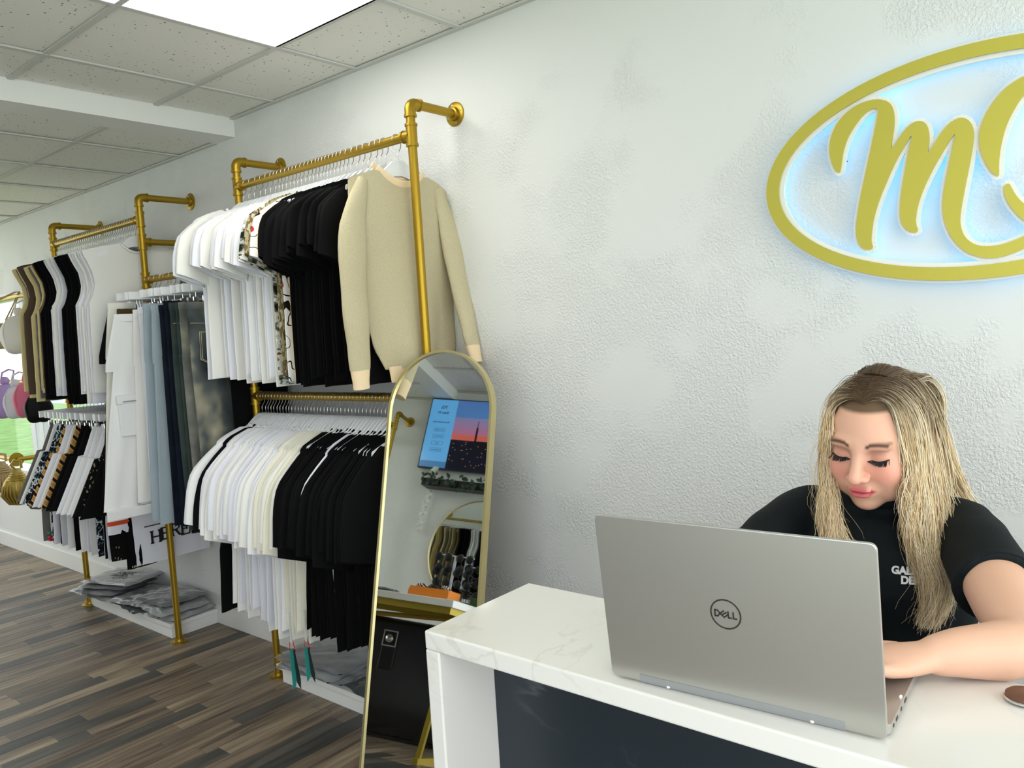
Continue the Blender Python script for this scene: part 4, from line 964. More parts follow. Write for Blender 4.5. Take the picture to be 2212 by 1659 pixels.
# ------------------------------------------------------------------ leaning arched mirror
mo = V((-2.037, 1.940, 1.4542)); mex = V((.98477, .17384, 0)); mup = V((-.04145, .23484, .97115)); mno = mex.cross(mup)
MF = frame3(mo, mex, mup)
mr_ = empty('arched_mirror', mo, 'tall arched standing mirror with thin champagne gold frame leaning on the rack', 'mirror')
uc, rad, vc, vb = .078, .219, -.143, -1.4965
def arch(r, d=0., vb_=vb):
    pts = [(uc+r, vb_)]
    for k in range(33): t = PI*k/32; pts.append((uc+r*math.cos(t), vc+r*math.sin(t)))
    pts.append((uc-r, vb_)); return pts
mloc = Matrix.Translation(-mo)@MF
g = B(); g.prism(arch(rad-.008, 0, vb+.008), .002, mloc@Matrix.Translation((0, 0, -.006))); g.build('mirror_glass', M_mirror, mr_)
def band(pts_o, pts_i, w0, w1, mtx, wob=0.):
    b = B(); n = len(pts_o); vs = []
    for P_, w in ((pts_o, w0), (pts_o, w1), (pts_i, w1), (pts_i, w0)): vs += [mtx@V((p[0], p[1], w)) for p in P_]
    fs = []
    for q in range(4):
        for i in range(n): fs.append((q*n+i, q*n+(i+1) % n, ((q+1) % 4)*n+(i+1) % n, ((q+1) % 4)*n+i))
    if wob: vs = [v+V((0, wob*math.sin(i*2.4), 0)) for i, v in enumerate(vs)]
    b.add(vs, fs); return b
band(arch(rad), arch(rad-.009, 0, vb+.009), -.028, .003, mloc).build('frame', M_champ, mr_)
bk = B(); bk.prism(arch(rad-.009, 0, vb+.009), .012, mloc@Matrix.Translation((0, 0, -.022))); bk.build('back_board', M_black, mr_)

# ------------------------------------------------------------------ opposite wall, seen in the mirror
tvr = empty('television', (-3.30, Y0+.06, 2.32), 'flat television showing a blue menu and a mosque skyline at dusk, on the opposite wall', 'television')
B().bbox((-.556, -.03, -.316), (.556, .012, .316), .004).build('housing', M_black, tvr)
nx, nz = 176, 100; vs = []; fs = []; cols = []
W_, H_ = 1.09, .612
rs_ = random.Random(8)
for j in range(nz+1):
    for i in range(nx+1): vs.append((-W_/2+W_*i/nx, .0135, -H_/2+H_*j/nz))
lights = set((rs_.randrange(0, 120), rs_.randrange(3, 40)) for _ in range(60))
for j in range(nz):
    for i in range(nx):
        a = j*(nx+1)+i; fs.append((a, a+1, a+nx+2, a+nx+1))
        x = 1-i/nx   # from the right-hand edge of the set as seen in the mirror
        x = (i+.5)/nx; y = (j+.5)/nz
        if x < .225: c = (.30, .52, .70)if (j > 8) else (.22, .38, .52)
        else:
            u = (x-.225)/.775
            if y > .5: t = (y-.5)/.5; c = (.55-.32*t, .33+.12*t, .42+.22*t) if t < .5 else (.24, .40-.04*t, .56)
            elif y > .42: c = (.62, .30, .26)
            else: c = (.035, .045, .11)
            dome = (u-.52)**2/.012+(y-.42)**2/.016 < 1 or (u-.52)**2/.05+(y-.34)**2/.006 < 1
            mina = abs(u-.27) < .010*(1 if y < .58 else max(0, (.72-y)/.14)) and .3 < y < .72 or abs(u-.82) < .010 and .3 < y < .66
            if dome or mina: c = (.03, .03, .07)
            if y < .42 and (i, j) in lights: c = (.6, .42, .2)
        cols.append(c)
sm = mesh('screen', vs, fs, False); ca = sm.color_attributes.new('Col', 'FLOAT_COLOR', 'CORNER')
ar = np.array([c+(1,) for c in cols for _ in range(4)], dtype=np.float32); ar[:, :3] = ar[:, :3]**2.2; ca.data.foreach_set('color', ar.ravel())
M_screen = attr_mat('screen_picture', .15, emit=1.0)
obj('screen', sm, M_screen, tvr)
tm = lambda x, z: frame3((x, .0145, z), (-1, 0, 0), (0, 0, 1))
M_scrtxt = mat('screen_text', rgb(20, 40, 60), .5)
text('screen_text', 'TCL', .034, tm(-.42, .235), M_scrtxt, tvr, .0003, .0008); text('screen_text', 'Roku TV', .028, tm(-.42, .185), M_scrtxt, tvr, .0003, .0006)
text('screen_text', 'Fits any smart home', .019, tm(-.42, .10), M_scrtxt, tvr, .0003, .0003)
for z, s in ((.03, 'Apple AirPlay'), (-.03, 'Apple Home'), (-.09, 'Alexa'), (-.15, 'Google Home')):
    text('screen_text', s, .015, tm(-.42, z), M_scrtxt, tvr, .0003)
    f = B(); 
    for a, b_ in (((-.05, .014), (.05, .0155)), ((-.05, -.0155), (.05, -.014)), ((-.0515, -.0155), (-.05, .0155)), ((.05, -.0155), (.0515, .0155))): f.box((-.42+a[0], .0138, z+a[1]), (-.42+b_[0], .0145, z+b_[1]))
    f.build('button_frame', M_scrtxt, tvr)

sh = empty('wall_shelf', (-3.30, Y0, 1.84), 'black box shelf with trailing leaves under the television', 'shelf')
B().bbox((-.45, .0, 0), (.45, .14, .065), .004).build('shelf_box', M_black, sh)
M_leaf = mat('leaf_green', rgb(38, 66, 40), .5, var=.3); M_petal = mat('petal_white', rgb(236, 236, 230), .6)
iv = empty('ivy_garland', (-3.30, Y0+.10, 1.90), 'artificial ivy garland trailing over the black shelf', 'plant')
lf = B(); stt = B(); rs_ = random.Random(4)
def leaf(b, p, s, rr):
    p = V(p); M3 = Matrix.Rotation(rr.uniform(0, 6.28), 4, 'Y')@Matrix.Rotation(rr.uniform(-.6, .6), 4, 'X'); vs = [p+M3@V(q)*s for q in ((0, 0, .5), (-.32, .05, .15), (-.22, .08, -.2), (0, .03, -.6), (.22, .08, -.2), (.32, .05, .15), (0, .08, 0))]
    b.add(vs, [(6, 0, 1), (6, 1, 2), (6, 2, 3), (6, 3, 4), (6, 4, 5), (6, 5, 0)])
for k in range(11):
    x0 = -.42+k*.084; L = rs_.uniform(.03, .16); pts = [(x0, .0, .02), (x0+.02, .05, .01)]+[(x0+.03+.02*math.sin(q), .055, -L*q/3) for q in range(1, 4)]
    stt.tube(pts, .0018, 4)
    for q in range(9): t = rs_.random(); leaf(lf, (x0+rs_.uniform(-.03, .05), .055+rs_.uniform(-.01, .02), .04-(L+.05)*t), rs_.uniform(.03, .05), rs_)
lf.build('leaves', M_leaf, iv)['kind'] = 'stuff'; stt.build('stems', M_leaf, iv)
def petalvine(loc, L, lab, nm='flower_garland'):
    r = empty(nm, loc, lab, 'flowers'); s = B(); s.tube([(0, 0, 0), (.01, .01, -L*.3), (-.02, .01, -L*.6), (-.035, .01, -L)], .0018, 4); s.build('stem', M_leaf, r); p = B()
    for q in range(46):
        t = rs_.random(); c = V((-.035*t+rs_.uniform(-.02, .02), .012+rs_.uniform(-.008, .012), -L*t))
        leaf(p, c, rs_.uniform(.028, .045), rs_)
    p.build('petals', M_petal, r)['kind'] = 'stuff'
petalvine((-3.70, Y0+.03, 1.83), .36, 'white blossom garland hanging down the opposite wall'); petalvine((-3.66, Y0+.10, 2.0), .09, 'white blossoms at the end of the black shelf')

rm = empty('round_mirror', (-3.17, Y0+.02, 1.35), 'round gold-rimmed mirror on the opposite wall above the display table', 'mirror')
b = B(); b.lathe([(.425, 0), (.425, .012), (.0005, .012)], (0, 0, 0), (0, 1, 0), 64); b.build('mirror_glass', M_mirror, rm)
b = B(); b.tube([(.43*math.cos(2*PI*k/64), .008, .43*math.sin(2*PI*k/64)) for k in range(64)], .008, 8, closed=True); b.build('rim', M_champ, rm, True)

# display table near the opposite side
tb_o = V((-2.50, .20, 0)); ta = V((-.99, -.141, 0)); tbd = V((.141, -.99, 0))
TM = Matrix(((ta.x, -tbd.x*-1, 0, 0), (ta.y, tbd.y, 0, 0), (0, 0, 1, 0), (0, 0, 0, 1)))
tr_ = empty('display_table', tb_o, 'marble-topped display table on gold trestle legs, seen in the leaning mirror', 'table')
b = B(); b.bbox((0, 0, .79), (1.25, .60, .83), .003, mtx=TM); b.build('tabletop', M_quartz, tr_)
b = B()
for a, c in (((.02, .02, .755), (1.23, .05, .79)), ((.02, .55, .755), (1.23, .58, .79)), ((.02, .05, .755), (.05, .55, .79)), ((1.2, .05, .755), (1.23, .55, .79))): b.box(a, c, TM)
b.build('top_frame', M_tablegold, tr_)
for x0 in (.06, 1.16):
    for y0, y1 in ((.05, .18), (.55, .42)):
        b = B(); q0 = TM@V((x0, y1, .76)); q1 = TM@V((x0, y0, .0)); b.tube([q0, q1], .018, 4, up=(.7, .7, 0)); b.build('leg', M_tablegold, tr_)
    b = B(); b.box((x0-.015, .03, .0), (x0+.015, .57, .03), TM); b.build('foot_bar', M_tablegold, tr_)
b = B(); b.tube([TM@V((.06, .18, .74)), TM@V((1.16, .42, .70))], .014, 4, up=(0, 0, 1)); b.build('brace', M_tablegold, tr_)

ob = empty('gift_box', (-2.72, -.02, .83), 'orange open cardboard box filled with patterned scrunchies', 'box', rz=.12)
M_or = mat('orange_card', rgb(222, 128, 20), .6)
b = B(); b.box((-.13, -.07, 0), (.13, .07, .004)).box((-.13, .066, 0), (.13, .07, .058)).box((-.13, -.07, 0), (.13, -.066, .058)).box((-.13, -.066, 0), (-.126, .066, .058)).box((.126, -.066, 0), (.13, .066, .058)).box((-.134, .0705, 0), (.134, .074, .044)); b.build('tray', M_or, ob)
M_zeb = ramp_mat('zebra_print', [(0, rgb(24, 20, 20)), (.5, rgb(222, 200, 184)), (1, rgb(222, 200, 184))], 30, 'wave')
for k, x in enumerate((-.075, .0, .08)):
    s = B(); s.tube([(.034*math.cos(t), .034*math.sin(t), 0) for t in [2*PI*q/20 for q in range(20)]], [.014+.003*(q % 2) for q in range(20)], 8, closed=True)
    o = s.build('scrunchie', M_zeb if k != 1 else M_black, None, True); o.location = (-2.72+x, -.02, .83+.05); o.rotation_euler = (.5, .3*k, 0)
    tag(o, ['zebra-print scrunchie at the left of the orange box', 'black scrunchie in the middle of the orange box', 'zebra-print scrunchie at the right of the orange box'][k], 'scrunchie')
gb_ = B(); gb_.bbox((-.07, -.05, 0), (.07, .05, .05), .003); o = gb_.build('small_box', mat('green_card', rgb(44, 74, 36), .7, var=.3, vscale=30)); o.location = (-2.45, -.14, .831); o.rotation_euler = (0, 0, .1); tag(o, 'small dark green box beside the orange one', 'box')
o = packet('flat_packet', -3.05, .05, .831, .13, .06, .018, .1, M_bag[2], 'grey clear packet lying flat at the left of the display table', None, 21)
o = packet('flat_packet', -2.56, .10, .831, .055, .04, .006, .3, M_bag[3], 'thin clear packet at the near corner of the display table', None, 22)
def shades(parent_loc, rz, lab, m=M_black):
    r = empty('sunglasses', parent_loc, lab, 'sunglasses', 'sunglasses on the display stands', rz=rz)
    f = B()
    for s in (-1, 1): f.lathe([(.024, 0), (.026, .0015), (.024, .003)], (s*.033, 0, 0), (0, 1, 0), 16)
    o = f.build('lenses', m, r, True); o.rotation_euler = (0, 1.35, 0)
    g = B(); g.tube([(-.06, 0, .01), (-.064, -.05, .0), (-.06, -.12, -.012)], .002, 5); g.tube([(.06, 0, .01), (.064, -.05, .0), (.06, -.12, -.012)], .002, 5); g.tube([(-.012, 0, .006), (0, .002, .01), (.012, 0, .006)], .002, 5)
    o = g.build('temples', M_black, r, True); o.rotation_euler = (0, 1.35, 0)
M_clear = mat('clear_acrylic', rgb(210, 216, 220), .08, 0, spec=.8)
ci = 0
for k, (x, y, hh) in enumerate(((-2.72, -.22, .29), (-2.52, -.24, .24))):
    r = empty('display_stand', (x, y, .83), ['taller clear sunglasses stand on the display table', 'shorter clear sunglasses stand on the display table'][k], 'stand')
    b = B(); b.bbox((-.05, -.05, 0), (.05, .05, .006), .002); b.box((-.008, -.004, .006), (.008, .004, hh)); b.build('post', M_clear, r)
    for z in (hh-.002, hh-.09):
        if z > .1: B().tube([(-.12, 0, z), (.12, 0, z)], .004, 8).build('arm', M_clear, r)
        for s in (-.10, -.035, .04, .105):
            ci += 1; shades((x+s, y+.012, .83+z-.045), .2*s, 'black sunglasses, %s of those on the clear stands' % ordinal(ci))
cb = empty('black_cabinet', (-2.95, -.80, 0), 'glossy black floor cabinet with a round lock, behind the display table', 'cabinet', rz=-.08)
M_gblk = mat('gloss_black', rgb(8, 9, 11), .12, coat=.5)
B().bbox((-.55, -.2, .02), (.55, .18, .72), .01).build('body', M_gblk, cb)
b = B(); b.bbox((-.34, .18, .40), (-.24, .194, .64), .006); b.build('lock_plate', M_black, cb)
fr_ = band([(-.34, .54), (-.24, .54), (-.24, .64), (-.34, .64)], [(-.332, .548), (-.248, .548), (-.248, .632), (-.332, .632)], 0, .004, frame3((0, .194, 0), (1, 0, 0), (0, 0, 1)).__matmul__(Matrix.Diagonal((1, 1, -1, 1)))); fr_.build('lock_frame', M_chrome, cb)
b = B(); b.lathe([(.026, 0), (.026, .012), (.018, .018), (.0005, .018)], (-.29, .194, .59), (0, 1, 0), 20); b.build('lock_knob', M_chrome, cb, True)
for sx_ in (-.5, .5): B().lathe([(.02, 0), (.02, .02)], (sx_, .12, 0), (0, 0, 1), 10).build('foot', M_chrome, cb)

# ------------------------------------------------------------------ reception counter
dk = empty('reception_counter', (0, 1.09, 0), 'white quartz waterfall reception counter with a recessed dark marble front', 'counter')
dy0, dy1 = .94-1.09, 1.241-1.09; DX0, DX1 = -1.03, 1.0
b = B(); b.bbox((DX0, dy0, 1.026), (DX1, dy1, 1.06), .0035, 3); b.build('worktop', M_quartz, dk)
for xa in (DX0, DX1-.034): 
    b = B(); b.bbox((xa, dy0, 0), (xa+.034, dy1, 1.0257), .003); b.build('end_panel', M_quartz, dk)
b = B(); b.box((DX0+.0345, 1.08-1.09, .0), (DX1-.0345, 1.10-1.09, 1.0255)); b.build('front_panel', M_dpanel, dk)

# ------------------------------------------------------------------ laptop
M_alu = mat('laptop_silver', rgb(186, 184, 178), .33, .75, bump=.015, bscale=900)
M_alud = mat('laptop_logo', rgb(104, 102, 98), .25, .9)
lo_ = V((-.647, .963, 1.0605)); lex = V((.998, .06, 0)).normalized(); ley = V((-lex.y, lex.x, 0))
LP = empty('laptop', lo_, 'open silver laptop with round lettered logo on its lid, on the counter', 'laptop', rz=math.atan2(lex.y, lex.x))
def rrect(x0, y0, x1, y1, r, n=5):
    p = []
    for cx, cy, a in ((x1-r, y0+r, -90), (x1-r, y1-r, 0), (x0+r, y1-r, 90), (x0+r, y0+r, 180)):
        for k in range(n+1): t = math.radians(a+90*k/n); p.append((cx+r*math.cos(t), cy+r*math.sin(t)))
    return p
b = B(); b.prism(rrect(0.002, .012, .382, .250, .008), .0125, Matrix.Translation((0, 0, .003))); b.build('base', M_alu, LP)
kb = B()
for j in range(6):
    for i in range(15): kb.box((.045+i*.0195, .045+j*.0178, .0155), (.045+i*.0195+.0165, .045+j*.0178+.0148, .0168))
kb.build('keys', mat('key_grey', rgb(96, 96, 98), .5), LP)
B().box((.135, .17, .0155), (.245, .238, .0159)).build('touchpad', M_alu, LP)
lidM = frame3((0, 0, .002), (1, 0, 0), (0.0, -.113, .9936))      # tilted a little towards the camera
b = B(); b.prism(rrect(0, 0, .381, .2525, .009), .0055, lidM@Matrix.Translation((0, 0, -.0055)))
lid = b.build('lid', M_alu, LP)
md = lid.modifiers.new('b', 'BEVEL'); md.width = .0014; md.segments = 2; md.limit_method = 'ANGLE'
B().prism(rrect(.004, .006, .377, .248, .006), .0006, lidM@Matrix.Translation((0, 0, -.0063))).build('bezel', M_black, lid)
B().prism(rrect(.010, .016, .371, .240, .002), .0003, lidM@Matrix.Translation((0, 0, -.0067))).build('screen', emis('laptop_screen', (.75, .82, .95, 1), 1.0), lid)
b = B(); b.bbox((.046, .002, -.0015), (.333, .012, .0095), .0015); b.build('hinge', mat('hinge_silver', rgb(158, 160, 162), .35, .7), LP)
b = B(); b.prism(rrect(.047, .0005, .332, .0118, .001), .0008, lidM); b.build('hinge_cover', mat('hinge_cover_silver', rgb(172, 176, 180), .3, .8), LP)
for u in (.092, .292): B().ball((u, -.0015, .0035), (.0028, .0015, .0018), 10, 6).build('hinge_dot', M_white, LP)
for y in (.095, .19): B().ball((.3785, y, .0165), (.0022, .0045, .002), 8, 6).build('bumper', M_white, LP)
b = B()
for y, w_ in ((.028, .004), (.045, .010), (.075, .006), (.1, .012)): b.box((.382, y, .006), (.3826, y+w_, .010))
b.build('ports', M_black, LP)
# round logo with the maker's lettering
lgM = lidM@Matrix.Translation((.188, .1305, .0001))
b = B(); n = 48
band([(.0215*math.cos(2*PI*k/n), .0215*math.sin(2*PI*k/n)) for k in range(n)], [(.0195*math.cos(2*PI*k/n), .0195*math.sin(2*PI*k/n)) for k in range(n)], 0, .0006, lgM).build('logo_ring', M_alud, lid)
lg = B(); s_ = .0165
def strip(p, q, w=.0020):
    p = V((p[0]*s_, p[1]*s_, 0)); q = V((q[0]*s_, q[1]*s_, 0)); d = (q-p).normalized(); nn = V((-d.y, d.x, 0))*w/2
    lg.prism([(x.x, x.y) for x in (p-nn, q-nn, q+nn, p+nn)], .0006, lgM)
for p, q in (((-.90, .30), (-.90, -.30)), ((-.92, .27), (-.66, .25)), ((-.92, -.27), (-.66, -.25)), ((-.68, .27), (-.47, .02)), ((-.68, -.27), (-.47, .02)),
             ((-.47, .0), (-.12, .30)), ((-.30, -.10), (.10, .19)), ((-.12, -.28), (.24, .05)), ((-.50, .03), (-.10, -.31)),
             ((.22, .30), (.22, -.30)), ((.20, -.27), (.52, -.27)), ((.64, .30), (.64, -.30)), ((.62, -.27), (.95, -.27))): strip(p, q)
lg.build('logo_lettering', M_alud, lid)
wt_ = empty('key_fob', (-.15, 1.185, 1.0605), 'small brown fob with metal rim at the right edge of the counter', 'fob')
b = B(); b.lathe([(.018, 0), (.022, .003), (.022, .01), (.018, .013)], (0, 0, 0), (0, 0, 1), 20); b.build('body', mat('brown_leather', rgb(96, 62, 44), .4), wt_, True)
b = B(); b.tube([(.0225*math.cos(t), .0225*math.sin(t), .004) for t in [2*PI*k/24 for k in range(24)]], .0018, 6, closed=True); b.build('rim', M_chrome, wt_, True)

# ------------------------------------------------------------------ wall sign
def wp(px, py, y):
    d = cr*((px-1106)/F)-cu*((py-829.5)/F)+fwd; q = CAM+d*((y-CAM.y)/d.y); return (q.x, q.z)
SG = .36166
def zp(lst, y=2.238): return [wp(1600+x*SG, 40+z*SG, y) for x, z in lst]
sg = empty('wall_sign', (-.37, 2.25, 1.92), 'gold oval wall sign with script letters, backlit pale blue', 'sign')
def smooth_poly(p, it=2):
    for _ in range(it):
        q = []
        for i in range(len(p)):
            a, b_ = V(p[i]), V(p[(i+1) % len(p)])
            q += [tuple(a.lerp(b_, .25)), tuple(a.lerp(b_, .75))]
        p = q
    return p
def plate(name, polys, off, y, th, m, parent):
    c = bpy.data.curves.new(name, 'CURVE'); c.dimensions = '2D'; c.fill_mode = 'BOTH'; c.extrude = th/2; c.offset = off
    for p in polys:
        s = c.splines.new('POLY'); s.points.add(len(p)-1); s.use_cyclic_u = True
        for i, q in enumerate(p): s.points[i].co = (q[0]+.37, q[1]-1.92, 0, 1)
    o = bpy.data.objects.new(name, c); col.objects.link(o)
    me = bpy.data.meshes.new_from_object(o.evaluated_get(bpy.context.evaluated_depsgraph_get())); bpy.data.objects.remove(o)
    me.transform(frame3((0, y-2.25, 0), (1, 0, 0), (0, 0, 1))); me.materials.clear(); me.name = name
    return obj(name, me, m, parent)
letM = zp([(590, 924), (568, 915), (545, 875), (530, 820), (526, 770), (536, 705), (565, 635), (615, 572), (680, 520), (750, 490), (820, 478), (880, 493), (908, 530), (918, 590), (915, 650), (905, 710), (893, 787), (918, 752), (955, 695), (1000, 640), (1045, 611), (1085, 610), (1112, 635), (1124, 680), (1125, 730), (1114, 812), (1140, 770), (1180, 702), (1230, 637), (1280, 598), (1325, 588), (1362, 605), (1387, 645), (1392, 705), (1378, 810), (1350, 950), (1325, 1080), (1308, 1180), (1311, 1245), (1340, 1312), (1400, 1352), (1475, 1362), (1560, 1350), (1640, 1322), (1700, 1296), (1760, 1262),
           (1770, 1330), (1700, 1370), (1600, 1412), (1520, 1432), (1440, 1430), (1360, 1405), (1290, 1352), (1240, 1280), (1208, 1190), (1203, 1100), (1215, 1000), (1240, 880), (1265, 760), (1285, 674), (1250, 722), (1190, 820), (1130, 930), (1080, 1040), (1055, 1120), (1043, 1190), (1045, 1232), (1058, 1262), (1045, 1280), (1008, 1275), (970, 1245), (950, 1200), (948, 1120), (960, 1020), (980, 900), (1000, 790), (1026, 681), (985, 745), (930, 840), (880, 950), (830, 1070), (795, 1180), (780, 1280), (778, 1338), (790, 1368), (762, 1385), (720, 1370), (690, 1320), (685, 1240), (700, 1130), (730, 980), (770, 800), (800, 660), (820, 560), (815, 534), (788, 534), (740, 562), (690, 622), (640, 702), (610, 790), (600, 870)])
letG = zp([(1535, 943), (1500, 922), (1452, 850), (1424, 765), (1422, 680), (1450, 590), (1510, 490), (1590, 402), (1692, 340), (1800, 300), (1920, 300), (2000, 350), (2010, 430), (1960, 470), (1940, 420), (1880, 380), (1790, 385), (1692, 450), (1640, 525), (1582, 640), (1552, 760), (1540, 860), (1542, 930)])
letH = zp([(1590, 985), (1570, 1002), (1575, 1060), (1612, 1130), (1692, 1212), (1800, 1250), (1930, 1200), (2040, 1060), (2100, 880), (2110, 720), (1950, 760), (1960, 790), (2040, 790), (2010, 900), (1950, 1040), (1870, 1130), (1780, 1150), (1700, 1115), (1645, 1060), (1612, 1000), (1605, 985)])
def ell(a, b_, n=96, cx=-.371, cz=1.923, rev=False):
    p = [(cx+a*math.cos(2*PI*k/n), cz+b_*math.sin(2*PI*k/n)) for k in range(n)]
    return p[::-1] if rev else p
for nm, ps in (('letter_m', [letM]), ('letter_swirl', [letG]), ('letter_swirl', [letH])):
    ps = [smooth_poly(p) for p in ps]
    plate('face', ps, 0, 2.243, .005, M_signgold, sg)
    grown = []
    for p in ps:
        n = len(p); A = sum(p[i][0]*p[(i+1) % n][1]-p[(i+1) % n][0]*p[i][1] for i in range(n)); s = 1 if A > 0 else -1; gp = []
        for i in range(n):
            a = V(p[i-2]); c = V(p[(i+2) % n]); d = (c-a); d = d.normalized() if d.length > 1e-6 else V((1, 0)); gp.append((p[i][0]+s*d.y*.0085, p[i][1]-s*d.x*.0085))
        grown.append(gp)
    bk_ = plate('backing', ps, 0, 2.2515, .0085, M_white, sg)
    for p, gq in zip(ps, grown):
        bd = band([(a+.37, c-1.92) for a, c in gq], [(a+.37, c-1.92) for a, c in p], -.0038, .0038, frame3((0, .0015, 0), (1, 0, 0), (0, 0, 1)), .0003)
        k_ = len(bk_.data.vertices); vs_ = [v.co[:] for v in bk_.data.vertices]+bd.v; fs_ = [tuple(q.vertices) for q in bk_.data.polygons]+[tuple(i+k_ for i in f) for f in bd.f]
        bk_.data = mesh('backing', vs_, fs_, False); bk_.data.materials.append(M_white)
band([(x+.37, z-1.92) for x, z in ell(.520, .283)], [(x+.37, z-1.92) for x, z in ell(.484, .250)], -.0025, .0025, frame3((0, -.007, 0), (1, 0, 0), (0, 0, 1))).build('oval_face', M_signgold, sg)
band([(x+.37, z-1.92) for x, z in ell(.526, .289)], [(x+.37, z-1.92) for x, z in ell(.472, .239)], -.0045, .0045, frame3((0, .0035, 0), (1, 0, 0), (0, 0, 1))).build('oval_backing', M_white, sg)
M_led = emis('led_blue', (.06, .50, 1, 1), 3.6)
led = B(); led.tube([(x+.37, .027, z-1.92) for x, z in ell(.492, .258, 64)], .0035, 5, closed=True)
for p in (letM, letG, letH):
    q = p[::2]; cxm = sum(a for a, _ in q)/len(q)
    n = len(p); A = sum(p[i][0]*p[(i+1) % n][1]-p[(i+1) % n][0]*p[i][1] for i in range(n)); s = 1 if A > 0 else -1
    led.tube([(p[i][0]+.37-s*(V(p[(i+1) % n])-V(p[i-1])).normalized().y*.008, .027, p[i][1]-1.92+s*(V(p[(i+1) % n])-V(p[i-1])).normalized().x*.008) for i in range(0, n, 1)], .0022, 4, closed=True)
led.build('led_strip', M_led, sg)
so = B()
for x, z in ((-.502, 0), (.502, 0), (0, .266), (0, -.266)): so.lathe([(.006, 0), (.006, .04)], (x, .006, z), (0, 1, 0), 8)
so.build('standoffs', M_chrome, sg)
wr_ = B(); wr_.tube([(0, 0, .012), (.004, -.012, .006), (.001, -.015, -.004), (.004, -.004, -.012)], .0016, 5); o = wr_.build('sign_cable', M_black); o.location = wp(1600+628*SG, 40+830*SG, 2.283)[0], 2.286, wp(1600+628*SG, 40+830*SG, 2.283)[1]; tag(o, 'short dark cable end on the wall beside the first letter', 'cable')

# ------------------------------------------------------------------ the woman behind the counter
HO = V((-.4180, 1.5316, 1.3491))
HR = Matrix.Rotation(-.095, 4, 'Z')@Matrix.Rotation(.2583, 4, 'X')@Matrix.Rotation(.0664, 4, 'Y')
HM = Matrix.Translation(HO)@HR
pe = empty('person', (-.43, 1.58, 0), 'woman with long blonde hair and black t-shirt typing on the laptop behind the counter', 'person')
PINV = Matrix.Translation((.43, -1.58, 0))
def sm_union(a, b, k): h = np.clip(.5+.5*(b-a)/k, 0, 1); return b*(1-h)+a*h-k*h*(1-h)
def sm_sub(a, b, k): h = np.clip(.5-.5*(a+b)/k, 0, 1); return a*(1-h)+(-b)*h+k*h*(1-h)
def ellp(p, c, r):
    c = np.array(c); r = np.array(r); q = (p-c)/r; k0 = np.linalg.norm(q, axis=-1); k1 = np.linalg.norm((p-c)/(r*r), axis=-1); return k0*(k0-1)/np.maximum(k1, 1e-9)
def caps(p, a, b, ra, rb):
    a = np.array(a, float); b = np.array(b, float); ab = b-a; t = np.clip(((p-a)@ab)/(ab@ab), 0, 1); return np.linalg.norm(p-a-t[..., None]*ab, axis=-1)-(ra+(rb-ra)*t)
def head_sdf(p):
    d = ellp(p, (0, .015, .030), (.074, .096, .088))
    d = sm_union(d, ellp(p, (0, -.032, -.012), (.0635, .058, .082)), .03)
    for s in (-1, 1):
        d = sm_union(d, ellp(p, (s*.037, -.032, -.066), (.027, .045, .036)), .022)
        d = sm_union(d, ellp(p, (s*.036, -.064, -.032), (.025, .024, .027)), .02)
        d = sm_union(d, ellp(p, (s*.026, -.080, .021), (.026, .011, .009)), .014)
    d = sm_union(d, ellp(p, (0, -.064, -.096), (.025, .023, .019)), .022)
    d = sm_union(d, ellp(p, (0, -.074, -.066), (.026, .020, .020)), .016)
    for s in (-1, 1): d = sm_sub(d, ellp(p, (s*.031, -.102, .002), (.020, .016, .0125)), .012)
    for s in (-1, 1): d = sm_union(d, ellp(p, (s*.031, -.0715, -.001), (.0185, .0165, .0140)), .005)
    d = sm_union(d, caps(p, (0, -.085, .014), (0, -.112, -.030), .0075, .0105), .014)
    d = sm_union(d, ellp(p, (0, -.113, -.034), (.0105, .0105, .0095)), .006)
    for s in (-1, 1):
        d = sm_union(d, ellp(p, (s*.0125, -.100, -.0375), (.0075, .0095, .0070)), .006)
        d = sm_sub(d, ellp(p, (s*.0065, -.108, -.0455), (.0034, .0045, .003)), .003)
    for s in (-1, 1): d = sm_union(d, ellp(p, (s*.0080, -.0955, -.0615), (.0118, .0072, .0042)), .005)
    d = sm_union(d, ellp(p, (0, -.0942, -.0720), (.0155, .0080, .0058)), .005)
    d = sm_sub(d, ellp(p, (0, -.108, -.0668), (.026, .010, .0012)), .003)
    d = sm_sub(d, ellp(p, (0, -.101, -.083), (.014, .006, .0035)), .006)
    d = sm_union(d, caps(p, (0, .015, -.07), (0, .050, -.175), .051, .056), .022)
    for s in (-1, 1):
        d = sm_union(d, ellp(p, (s*.074, .006, -.012), (.006, .016, .028)), .006)
    return d
Mh, Nh = 250, 330
tt = np.linspace(0, PI, Mh+1); th_ = tt+.22*np.sin(2*tt); ss = np.linspace(-PI, PI, Nh, endpoint=False); ph_ = -PI/2+ss-.55*np.sin(ss)
TH, PH = np.meshgrid(th_, ph_, indexing='ij')
D = np.stack([np.sin(TH)*np.cos(PH), np.sin(TH)*np.sin(PH), np.cos(TH)], -1); O_ = np.array([0, -.02, -.022])
rr_h = np.full(TH.shape, .26)
for _ in range(60):
    rr_h -= head_sdf(O_+D*rr_h[..., None])*.7
    rr_h = np.clip(rr_h, .01, .3)
HP = (O_+D*rr_h[..., None]).reshape(-1, 3)
hf = []
for j in range(Mh):
    for k in range(Nh): hf.append((j*Nh+k, (j+1)*Nh+k, (j+1)*Nh+(k+1) % Nh, j*Nh+(k+1) % Nh))
def mixc(c, c2, w): w = np.clip(w, 0, 1)[:, None]; return c*(1-w)+np.array(c2)*w
def gs(p, c, r): return np.exp(-(((p-np.array(c))/np.array(r))**2).sum(-1))
